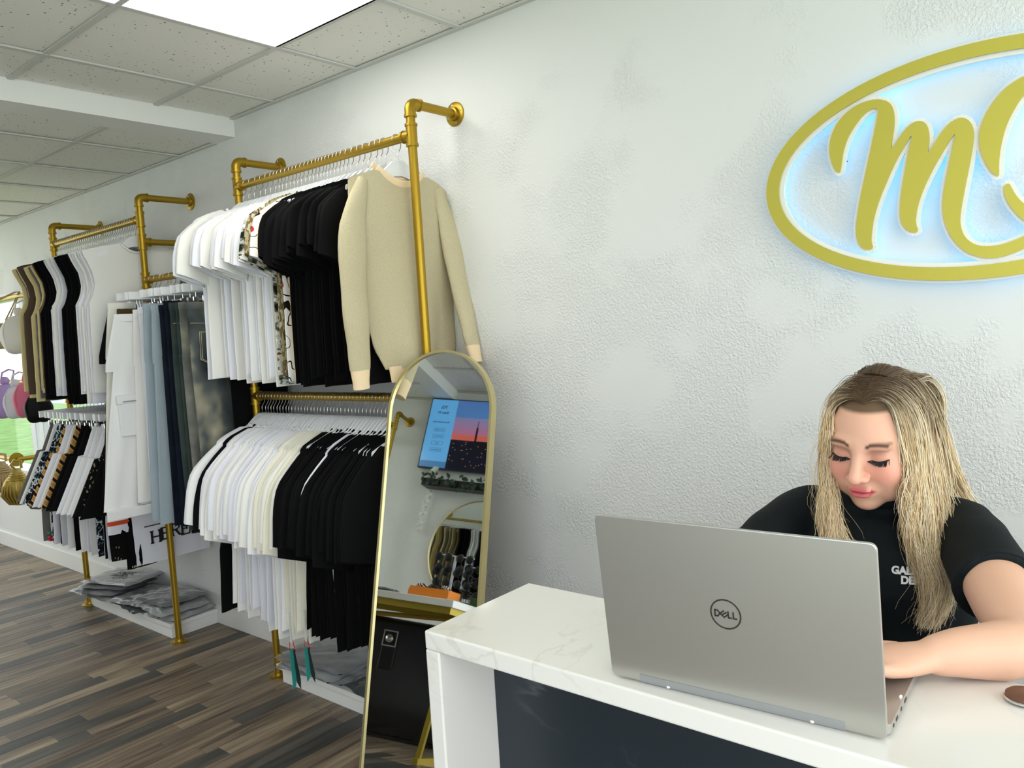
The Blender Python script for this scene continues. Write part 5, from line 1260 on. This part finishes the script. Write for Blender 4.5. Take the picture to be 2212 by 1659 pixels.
def skin_cols(p):
    c = np.tile(np.array(rgb(216, 168, 142)[:3]), (len(p), 1))
    for s in (-1, 1):
        c = mixc(c, rgb(224, 142, 124)[:3], .62*gs(p, (s*.040, -.085, -.030), (.024, .05, .022)))
        c = mixc(c, rgb(150, 98, 80)[:3], .75*gs(p, (s*.031, -.088, .008), (.017, .02, .0065)))
        c = mixc(c, rgb(196, 130, 112)[:3], .5*gs(p, (s*.031, -.088, -.002), (.018, .02, .012)))
        xx = np.abs(p[:, 0]-s*.0325)/.0205; zc = .0225+.0035*(1-((p[:, 0]*s-.034)/.02)**2)-.002*(p[:, 0]*s < .02)
        br = np.clip(1.25-np.abs(p[:, 2]-zc)/.0043, 0, 1)*np.clip((1-xx)*5, 0, 1)*(p[:, 1] < -.05)
        c = mixc(c, rgb(88, 60, 44)[:3], 1.0*br)
    c = mixc(c, rgb(236, 160, 142)[:3], .5*gs(p, (0, -.115, -.034), (.014, .02, .012)))
    lw = np.clip(1.4-np.sqrt((p[:, 0]/.0255)**2+((p[:, 2]+.0665)/(.0115*(1-.5*(np.abs(p[:, 0])/.0255)**1.5)))**2)*1.25, 0, 1)*(p[:, 1] < -.075)
    c = mixc(c, rgb(198, 84, 92)[:3], np.clip(lw*3, 0, 1)*.92)
    c = mixc(c, rgb(120, 40, 48)[:3], np.clip(1-np.abs(p[:, 2]+.0668)/.0014, 0, 1)*(np.abs(p[:, 0]) < .022)*(p[:, 1] < -.08))
    # scalp under the hair
    hl = p[:, 2]-(.072-.9*np.clip(np.abs(p[:, 0])-.045, 0, 1)*2.2)
    sc = np.clip(hl/.006, 0, 1)*(p[:, 1] > -.11)+np.clip((p[:, 1]-.01)/.01, 0, 1)*(p[:, 2] > -.075)
    c = mixc(c, rgb(96, 74, 52)[:3], sc)
    return c
hcol = skin_cols(HP)
# arms, hands, trunk, legs: one voxel-joined surface with tapered limbs
def evaluate(b, voxel, smooth_it, name):
    me = mesh(name, b.v, b.f); o = obj(name, me)
    m = o.modifiers.new('r', 'REMESH'); m.mode = 'VOXEL'; m.voxel_size = voxel; m.use_smooth_shade = True
    s = o.modifiers.new('s', 'SMOOTH'); s.iterations = smooth_it; s.factor = .6
    me2 = bpy.data.meshes.new_from_object(o.evaluated_get(bpy.context.evaluated_depsgraph_get())); bpy.data.objects.remove(o); me2.name = name; return me2
def pts_of(me): a = np.empty(len(me.vertices)*3, dtype=np.float32); me.vertices.foreach_get('co', a); return a.reshape(-1, 3)
def limb(b, pts, rad, n=18):
    b.tube(pts, rad, n)
    for p, r in zip((pts[0], pts[-1]), (rad[0], rad[-1])):
        q = r if not hasattr(r, '__len__') else min(r); b.ball(p, q*.98, 14, 10)
def spl(pts, k=6):
    pts = [V(p) for p in pts]; out = []
    for i in range(len(pts)-1):
        p0, p1, p2, p3 = pts[max(i-1, 0)], pts[i], pts[i+1], pts[min(i+2, len(pts)-1)]
        for j in range(k):
            t = j/k; out.append(.5*((2*p1)+(p2-p0)*t+(2*p0-5*p1+4*p2-p3)*t*t+(3*p1-p0-3*p2+p3)*t**3))
    return out+[pts[-1]]
def interp(vals, n): return [float(np.interp(i/(n-1), np.linspace(0, 1, len(vals)), vals)) for i in range(n)]
SL, EL, WL = V((-.290, 1.585, 1.178)), V((-.155, 1.278, 1.1035)), V((-.262, 1.178, 1.0985))
SR, ER, WR = V((-.572, 1.595, 1.178)), V((-.630, 1.340, 1.100)), V((-.555, 1.190, 1.0985))
bb = B()
tor = [((-.43, 1.615, .74), (.115, .165)), ((-.43, 1.61, .82), (.120, .170)), ((-.43, 1.605, .92), (.105, .145)), ((-.43, 1.595, 1.0), (.108, .148)), ((-.43, 1.585, 1.08), (.118, .160)), ((-.43, 1.585, 1.14), (.105, .165)), ((-.43, 1.592, 1.19), (.078, .150)), ((-.428, 1.59, 1.225), (.058, .085)), ((-.425, 1.575, 1.26), (.05, .052))]
def torso(b, grow): b.tube([p for p, _ in tor], [(a+grow, c+grow) for _, (a, c) in tor], 28, up=(0, 1, 0))
torso(bb, -.006)
def arm(b, S, E, W, g0=0.):
    up = spl([S+V((0, 0, .0)), S.lerp(E, .35)+V((0, 0, .006)), S.lerp(E, .7), E], 6); b.tube(up, [r+g0 for r in interp([.046, .050, .048, .041], len(up))], 20); b.ball(S, .047+g0, 16, 12); b.ball(E, .041+g0, 16, 12)
def fore(b, E, W):
    fp = spl([E, E.lerp(W, .3)+V((0, 0, -.004)), E.lerp(W, .7), W], 6); b.tube(fp, interp([.040, .041, .034, .025], len(fp)), 20)
for S, E, W in ((SL, EL, WL), (SR, ER, WR)):
    arm(bb, S, E, W); fore(bb, E, W)
bb.tube([(-.425, 1.585, 1.20), (-.424, 1.575, 1.26), (-.422, 1.56, 1.30)], [.056, .053, .05], 20)
def hand(b, W, K, sgn):
    d = (K-W).normalized(); sd = V((0, 0, 1)).cross(d).normalized()*sgn; up = V((0, 0, 1))
    b.tube([W, W.lerp(K, .3), W.lerp(K, .65), K], [(.020, .027), (.020, .034), (.0185, .040), (.0145, .039)], 18, up=(0, 0, 1)); b.ball(K, (.012, .012, .011), 10, 8)
    for i, (o_, L) in enumerate(((-.0305, .070), (-.0105, .080), (.010, .076), (.030, .060))):
        r0_ = K+sd*o_-d*.012; dd = (d+sd*o_*2.2).normalized()
        p = [r0_, r0_+dd*.018+up*.004, r0_+dd*L*.55+up*.006, r0_+dd*L*.85-up*.006, r0_+dd*L-up*.020]
        b.tube(spl(p, 4), interp([.0105, .0098, .0090, .0082, .0068], 17), 12); b.ball(p[-1], .0068, 10, 8)
    t0 = W.lerp(K, .35)-sd*.026; p = [t0, t0-sd*.022+d*.02-up*.003, t0-sd*.030+d*.045-up*.008, t0-sd*.026+d*.068-up*.014]
    b.tube(spl(p, 4), interp([.015, .0125, .0105, .0082], 13), 12); b.ball(p[-1], .0082, 10, 8)
hand(bb, WL, V((-.318, 1.118, 1.098)), 1); hand(bb, WR, V((-.495, 1.115, 1.098)), -1)
for s, x in ((1, -.345), (-1, -.515)):
    bb.tube(spl([(x, 1.60, .80), (x+.0*s, 1.45, .805), (x+.01*s, 1.30, .80), (x+.01*s, 1.27, .70), (x+.01*s, 1.33, .50), (x+.01*s, 1.36, .36)], 5), interp([.085, .080, .062, .055, .055, .038], 26), 18)
    bb.tube([(x+.01*s, 1.37, .345), (x+.01*s, 1.30, .325), (x+.01*s, 1.20, .315)], [(.036, .034), (.03, .04), (.018, .034)], 14)
body_me = evaluate(bb, .0042, 6, 'body')
bp_ = pts_of(body_me)
bcol = np.tile(np.array(rgb(212, 168, 142)[:3]), (len(bp_), 1))
# knuckles and finger ends a little pinker
kn = np.exp(-(((bp_-np.array((-.37, 1.11, 1.10)))/.03)**2).sum(-1)); bcol = mixc(bcol, rgb(236, 164, 140)[:3], .5*kn)
nt = np.exp(-(((bp_-np.array((-.423, 1.57, 1.27)))/np.array((.09, .09, .04)))**2).sum(-1)); bcol = mixc(bcol, rgb(224, 174, 148)[:3], nt)
HW = np.array([list(HM@V(p)) for p in HP])
allv = np.concatenate([bp_, HW]); off = len(bp_)
bf = [tuple(p.vertices) for p in body_me.polygons]; allf = bf+[tuple(i+off for i in f) for f in hf]
pm = mesh('body', [tuple(PINV@V(v)) for v in allv.tolist()], allf)
ca = pm.color_attributes.new('Col', 'FLOAT_COLOR', 'POINT'); cc = np.ones((len(allv), 4), dtype=np.float32); cc[:off, :3] = bcol; cc[off:, :3] = hcol; ca.data.foreach_set('color', cc.ravel())
M_skin = attr_mat('skin', .5, bump=.12, bscale=900, sss=.12, spec=.35)
obj('body', pm, M_skin, pe)

# black t-shirt
sb = B(); torso(sb, .010)
def shirt_sleeve(b, S, E, f=.56):
    up = spl([S.lerp(V((-.43, 1.59, 1.19)), .35), S, S.lerp(E, .3)+V((0, 0, .006)), S.lerp(E, f)], 6); b.tube(up, interp([.052, .055, .059, .062], len(up)), 22); b.ball(S+V((0, 0, .0)), .054, 18, 12)
shirt_sleeve(sb, SL, EL); shirt_sleeve(sb, SR, ER, .70)
shirt_me = evaluate(sb, .0055, 7, 'shirt')
sp = pts_of(shirt_me).astype(np.float64)
w1 = np.sin(sp[:, 2]*95+np.sin(sp[:, 0]*38)*2.2+sp[:, 1]*30)*.0016+np.sin(sp[:, 2]*48+sp[:, 0]*70+1)*.0014
w1 *= np.clip(np.abs(sp[:, 0]+.43)/.12, .2, 1)
cen = np.array((-.43, 1.59)); dd = sp[:, :2]-cen; dl = np.linalg.norm(dd, axis=1, keepdims=True); sp[:, :2] += dd/np.maximum(dl, .01)*w1[:, None]
shirt_world = mesh('shirt_tmp', sp.tolist(), [tuple(p.vertices) for p in shirt_me.polygons])
from mathutils.bvhtree import BVHTree
bvh = BVHTree.FromPolygons([V(v) for v in sp.tolist()], [tuple(p.vertices) for p in shirt_me.polygons])
sm_ = mesh('shirt', [tuple(PINV@V(v)) for v in sp.tolist()], [tuple(p.vertices) for p in shirt_me.polygons])
M_tee = fabric('black_jersey', rgb(17, 22, 24), .75, .2, 700)
shirt = obj('t_shirt', sm_, M_tee, pe)
cb_ = B(); cpts = []
for k in range(40):
    t = 2*PI*k/40; cpts.append(PINV@V((-.4235+.064*math.cos(t), 1.578+.062*math.sin(t), 1.242+.012*math.sin(t))))
cb_.tube(cpts, [(.013, .006)]*40, 10, closed=True, up=(0, 0, 1)); cb_.build('collar', M_tee, shirt, True)
for S, E in ((SL, EL), (SR, ER)):
    a = S.lerp(E, .555 if S == SL else .695); d = (E-S).normalized(); hb = B(); hb.tube([PINV@(a-d*.010), PINV@(a+d*.003), PINV@(a+d*.004)], [.0625, .0632, .0560], 28); hb.build('sleeve_hem', M_tee, shirt, True)
# chest lettering, laid on the cloth
def cloth_text(s, px, py, size, bold, space=1.):
    d = cr*((px-1106)/F)-cu*((py-829.5)/F)+fwd; hit = bvh.ray_cast(CAM, d.normalized())
    if hit[0] is None: return
    c = hit[0]; ex = V((.985, .10, .0)).normalized(); nrm = V((.15, -.98, .1)).normalized(); ey = nrm.cross(ex)
    o = text('lettering', s, size, frame3(c, ex, ey), mat('white_print', rgb(232, 234, 232), .6), None, .0002, bold, align='LEFT', sx=.92, space=space)
    bm = bmesh.new(); bm.from_mesh(o.data)
    for v in bm.verts:
        h = bvh.ray_cast(v.co+nrm*.1, -nrm)
        if h[0] is not None: v.co = h[0]+nrm*.0012
        v.co = PINV@v.co
    bm.to_mesh(o.data); bm.free(); o.parent = shirt
cloth_text('GALLERY', 1926, 1231, .0180, .0010, 1.0); cloth_text('DEPT.', 1946, 1253, .0180, .0010, 1.0)
# trousers and shoes, below the counter
tb2 = B()
tb2.tube([p for p, _ in tor[:3]], [(a+.012, c+.014) for _, (a, c) in tor[:3]], 26, up=(0, 1, 0))
for s, x in ((1, -.345), (-1, -.515)):
    tb2.tube(spl([(x, 1.60, .80), (x, 1.45, .805), (x+.01*s, 1.30, .80), (x+.01*s, 1.27, .70), (x+.01*s, 1.33, .50), (x+.01*s, 1.352, .40)], 5), interp([.095, .090, .074, .068, .068, .056], 26), 20)
tm_ = evaluate(tb2, .007, 5, 'trousers'); tm_.transform(PINV); obj('trousers', tm_, fabric('dark_trousers', rgb(30, 32, 38)), pe)
for s, x in ((1, -.335), (-1, -.525)):
    b = B(); b.tube([PINV@V((x, 1.385, .345)), PINV@V((x, 1.30, .335)), PINV@V((x, 1.19, .325))], [(.05, .044), (.042, .048), (.026, .042)], 16); b.build('shoe', M_white, pe, True)
stl = empty('bar_stool', (-.43, 1.66, 0), 'black round bar stool under the seated woman', 'stool')
b = B(); b.lathe([(.18, .655), (.19, .665), (.19, .69), (.17, .70), (.001, .70)], (0, 0, 0), (0, 0, 1), 32); b.build('seat', M_black, stl, True)
b = B(); b.lathe([(.025, .02), (.025, .655)], (0, 0, 0), (0, 0, 1), 16); b.build('post', M_chrome, stl, True)
b = B(); b.lathe([(.22, 0), (.22, .01), (.05, .025), (.026, .05)], (0, 0, 0), (0, 0, 1), 32); b.build('base', M_chrome, stl, True)
b = B(); b.tube([(.30*math.cos(t), -.14+.30*math.sin(t)*.85, .275) for t in [2*PI*k/36 for k in range(36)]], .012, 8, closed=True); b.tube([(0, .0, .275), (0, .12, .275)], .012, 8); b.build('foot_ring', M_chrome, stl, True)

# eyelashes, lined lids
M_lash = mat('lash_black', rgb(16, 12, 12), .6)
la = B(); rl = random.Random(3)
for s in (-1, 1):
    mp_ = []
    for k in range(15):
        t = -1+2*k/14; x = s*.0315+.0180*t; z = -.0068+.0045*t*t*(1.0)
        y = -.0715-.0165*math.sqrt(max(.02, 1-((x-s*.031)/.0215)**2-((z+.001)/.0145)**2)); mp_.append(V((x, y-.0006, z)))
    la.tube([PINV@(HM@p) for p in mp_], [.0005]+[.0014]*13+[.0005], 6)
    for k in range(70):
        t = rl.uniform(-1, 1); f = (t+1)/2*14; i = min(13, int(f)); p = mp_[i].lerp(mp_[i+1], f-i)
        L = .0100*(1+.35*t*s)*rl.uniform(.8, 1.1); dx = .30*t+rl.uniform(-.12, .12)
        q1 = p+V((dx*L*.5, -L*.55, -L*.38)); q2 = p+V((dx*L, -L*.95, -L*.42))
        la.tube([PINV@(HM@x) for x in (p, q1, q2)], [.0007, .00055, .0002], 4)
la.build('eyelashes', M_lash, pe)

# hair: guide curves round the head, filled with fine strands
def at(px, py, d): return CAM+(cr*((px-1106)/F)-cu*((py-829.5)/F)+fwd)*d
HINV = HM.inverted()
EC, ER_ = V((0, .015, .030)), V((.074+.007, .096+.007, .088+.007))
hbvh = BVHTree.FromPolygons([V(v) for v in HP.tolist()], hf)
OFFS = [.009]
def surf(px, py):
    o = HINV@CAM; d = (HINV.to_3x3()@(at(px, py, 1)-CAM)); dn = d.normalized(); h = hbvh.ray_cast(o, dn)
    if h[0] is not None and h[0].z > -.05:
        q_ = h[0]-V((0, .01, .01)); q_ = h[0]+q_.normalized()*OFFS[0]; return HM@q_
    return surf0(px, py)
def surf0(px, py):
    o = HINV@CAM; d = (HINV.to_3x3()@(at(px, py, 1)-CAM)); a = V((o[i]-EC[i])/ER_[i] for i in range(3)); b = V(d[i]/ER_[i] for i in range(3))
    A = b.dot(b); Bq = a.dot(b); Cq = a.dot(a)-1; disc = Bq*Bq-A*Cq
    t = (-Bq-math.sqrt(disc))/A if disc > 0 else -Bq/A
    return at(px, py, t)
def guide(pts, ds):
    out = []
    for i, (p, d) in enumerate(zip(pts, ds)):
        OFFS[0] = .002 if i == 0 else .006 if i == 1 else .009
        if d is None: out.append(surf(*p))
        else:
            a = at(p[0], p[1], d); s_2 = surf(*p); o_ = HINV@CAM; dn_ = (HINV.to_3x3()@(at(p[0], p[1], 1)-CAM)).normalized(); h_ = hbvh.ray_cast(o_, dn_)
            hit_ = h_[0] is not None and h_[0].z > -.11 and i < 7 and p[0] > 1860
            out.append(s_2 if hit_ and (s_2-CAM).length < (a-CAM).length else a)
    return out
N_ = None
A_sheet = [guide(p, d) for p, d in (
 ([(1866, 874), (1893, 868), (1918, 880), (1935, 912), (1944, 960), (1951, 1005), (1957, 1040), (1957, 1066), (1948, 1092)], [N_, N_, N_, 1.405, 1.385, 1.375, 1.37, 1.37, 1.37]),
 ([(1870, 852), (1910, 856), (1942, 886), (1957, 938), (1966, 1000), (1975, 1070), (1966, 1140), (1983, 1210), (2012, 1275)], [N_, N_, N_, 1.41, 1.40, 1.385, 1.365, 1.37, 1.375]),
 ([(1878, 834), (1926, 843), (1962, 882), (1980, 948), (1990, 1030), (1998, 1110), (1996, 1190), (2022, 1270), (1998, 1358)], [N_, N_, N_, 1.42, 1.41, 1.385, 1.365, 1.37, 1.375]),
 ([(1886, 818), (1942, 830), (1984, 878), (2003, 950), (2014, 1030), (2026, 1110), (2030, 1190), (2046, 1262), (2015, 1345)], [N_, N_, N_, 1.44, 1.425, 1.395, 1.375, 1.375, 1.375]),
 ([(1896, 806), (1958, 820), (2002, 878), (2022, 950), (2036, 1022), (2046, 1090), (2040, 1160), (2038, 1230), (2050, 1295)], [N_, N_, N_, 1.46, 1.45, 1.42, 1.39, 1.38, 1.38]))]
B_sheet = [guide(p, d) for p, d in (
 ([(1898, 805), (1955, 818), (2000, 865), (2025, 935), (2040, 995), (2054, 1042), (2066, 1078), (2074, 1105), (2080, 1130)], [N_, N_, N_, 1.48, 1.50, 1.52, 1.54, 1.55, 1.56]),
 ([(1903, 803), (1966, 815), (2008, 858), (2036, 925), (2053, 985), (2070, 1036), (2084, 1072), (2094, 1096), (2100, 1118)], [N_, N_, N_, 1.51, 1.53, 1.55, 1.57, 1.58, 1.6]),
 ([(1908, 803), (1972, 818), (2010, 870), (2030, 950), (2045, 1020), (2058, 1080), (2062, 1140), (2060, 1200), (2058, 1250)], [N_, N_, N_, 1.53, 1.55, 1.57, 1.6, 1.63, 1.65]))]
L_sheet = [guide(p, d) for p, d in (
 ([(1866, 874), (1842, 866), (1818, 878), (1802, 900), (1793, 935), (1790, 985), (1793, 1045), (1800, 1105), (1812, 1165)], [N_, N_, N_, N_, 1.435, 1.46, 1.46, 1.435, 1.41]),
 ([(1870, 850), (1838, 848), (1810, 866), (1794, 898), (1786, 940), (1783, 990), (1786, 1050), (1785, 1110), (1783, 1170)], [N_, N_, N_, N_, 1.45, 1.47, 1.47, 1.435, 1.41]),
 ([(1882, 822), (1843, 828), (1811, 856), (1792, 896), (1785, 942), (1786, 1000), (1790, 1060), (1796, 1120), (1830, 1180)], [N_, N_, N_, N_, 1.46, 1.48, 1.47, 1.44, 1.41]),
 ([(1898, 806), (1856, 812), (1818, 842), (1796, 885), (1788, 940), (1795, 1000), (1800, 1060), (1790, 1120), (1795, 1170)], [N_, N_, N_, N_, 1.48, 1.50, 1.49, 1.45, 1.42]))]
def hw(p): return HM@V(p)
C_sheet = []
for x in np.linspace(-.060, .080, 7):
    x = float(x)
    def ez(a, b_): return (a, b_, .030+.095*math.sqrt(max(0, 1-(a/.082)**2-((b_-.015)/.104)**2)))
    C_sheet.append([hw(ez(x*.5, .0)), hw(ez(x*.75, .045)), hw((x*.9, .092, .085)), hw((x*1.1, .118, .040)), hw((x*1.12, .122, -.02)), hw((x*1.15, .118, -.08)), hw((x*1.2, .110, -.14)), hw((x*1.25, .120, -.20)), hw((x*1.25, .130, -.26))])
V_all = []; F_all = []; C_all = []; base = 0
nr = np.random.RandomState(11)
def strands(sheet, count, rad, j0, j1, lock=.6, seg=26, dark=.0, frizz=.0):
    global base
    G = np.array([[list(p) for p in g] for g in sheet]); K = G.shape[1]; S_ = len(sheet)
    nl = max(6, count//22); lockc = nr.rand(nl)*(S_-1); lph = nr.rand(nl, 3)*6.28; lcol = nr.rand(nl)
    for c_ in range(count):
        li = nr.randint(nl); u0 = lockc[li]; ur = nr.rand()*(S_-1)
        ts = np.linspace(0, 1, seg); 
        uu = ur*(1-lock*ts**.6)+u0*lock*ts**.6
        i0 = np.clip(uu.astype(int), 0, max(0, S_-2)); fr = (uu-i0)[:, None]
        tk_ = ts*(K-1)*(1-.14*nr.rand()*(nr.rand() < .8)); k0 = np.clip(tk_.astype(int), 0, K-2); ft = (tk_-k0)[:, None]
        def cr_(g):
            p0 = g[np.maximum(k0-1, 0)]; p1 = g[k0]; p2 = g[k0+1]; p3 = g[np.minimum(k0+2, K-1)]
            return .5*((2*p1)+(p2-p0)*ft+(2*p0-5*p1+4*p2-p3)*ft**2+(3*p1-p0-3*p2+p3)*ft**3)
        P0 = np.zeros((seg, 3))
        gs_ = [cr_(G[q]) for q in range(S_)]
        gs_ = np.array(gs_); idx = np.arange(seg)
        P0 = gs_[i0, idx]*(1-fr)+gs_[np.minimum(i0+1, S_-1), idx]*fr
        jit = ((j0+(j1-j0)*ts)*np.clip(.3+ts*5, 0, 1))[:, None]
        r3 = nr.randn(3); P0 = P0+r3[None]*jit*.55
        wv_ = np.stack([np.sin(ts*13+lph[li, 0])*.011, np.sin(ts*10+lph[li, 1])*.006, 0*ts], 1)*(ts[:, None]**2.2)
        P0 += wv_*(1+frizz)+np.cumsum(nr.randn(seg, 3), 0)*.00010*(1+5*frizz)
        T = np.gradient(P0, axis=0); T /= np.linalg.norm(T, axis=1, keepdims=True)+1e-9
        a = np.cross(T, np.array(fwd)); a /= np.linalg.norm(a, axis=1, keepdims=True)+1e-9; b = np.cross(T, a)
        r = rad*(1-.75*ts**3)*nr.uniform(.7, 1.3)*np.clip(.35+ts*7, 0, 1)
        vs = np.concatenate([P0+a*r[:, None], P0-a*r[:, None]*.5+b*r[:, None]*.87, P0-a*r[:, None]*.5-b*r[:, None]*.87], 1).reshape(-1, 3)
        V_all.append(vs); n0 = base; base += len(vs)
        ii = np.arange(seg-1)[:, None]*3+n0
        f = np.concatenate([np.stack([ii+k, ii+(k+1) % 3, ii+3+(k+1) % 3, ii+3+k], -1) for k in range(3)], 1).reshape(-1, 4); F_all.append(f)
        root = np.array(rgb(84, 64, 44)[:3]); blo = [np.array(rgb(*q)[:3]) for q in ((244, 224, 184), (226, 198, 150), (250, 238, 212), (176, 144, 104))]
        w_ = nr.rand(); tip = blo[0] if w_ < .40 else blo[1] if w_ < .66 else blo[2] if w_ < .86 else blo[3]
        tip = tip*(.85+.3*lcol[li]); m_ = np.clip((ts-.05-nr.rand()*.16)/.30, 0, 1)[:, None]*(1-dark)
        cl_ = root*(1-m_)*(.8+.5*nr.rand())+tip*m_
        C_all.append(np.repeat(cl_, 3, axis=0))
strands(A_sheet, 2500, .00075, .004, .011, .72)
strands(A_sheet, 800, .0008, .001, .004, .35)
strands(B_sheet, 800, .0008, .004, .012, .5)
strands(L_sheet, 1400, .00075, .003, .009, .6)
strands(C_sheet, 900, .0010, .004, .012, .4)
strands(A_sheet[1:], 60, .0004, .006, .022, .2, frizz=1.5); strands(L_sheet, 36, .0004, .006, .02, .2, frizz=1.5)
HV = np.concatenate(V_all); HF = np.concatenate(F_all); HCc = np.concatenate(C_all)
HV = HV+np.array((.43, -1.58, 0))
hm = bpy.data.meshes.new('hair'); hm.vertices.add(len(HV)); hm.vertices.foreach_set('co', HV.astype(np.float32).ravel())
hm.loops.add(len(HF)*4); hm.loops.foreach_set('vertex_index', HF.astype(np.int32).ravel()); hm.polygons.add(len(HF)); hm.polygons.foreach_set('loop_start', (np.arange(len(HF))*4).astype(np.int32)); hm.update(calc_edges=True); hm.validate()
hm.polygons.foreach_set('use_smooth', [True]*len(hm.polygons))
ca = hm.color_attributes.new('Col', 'FLOAT_COLOR', 'POINT'); q = np.ones((len(HV), 4), dtype=np.float32); q[:, :3] = HCc; ca.data.foreach_set('color', q.ravel())
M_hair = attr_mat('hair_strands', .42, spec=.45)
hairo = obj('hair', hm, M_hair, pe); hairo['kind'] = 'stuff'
for me_ in list(bpy.data.meshes):
    if me_.users == 0: bpy.data.meshes.remove(me_)
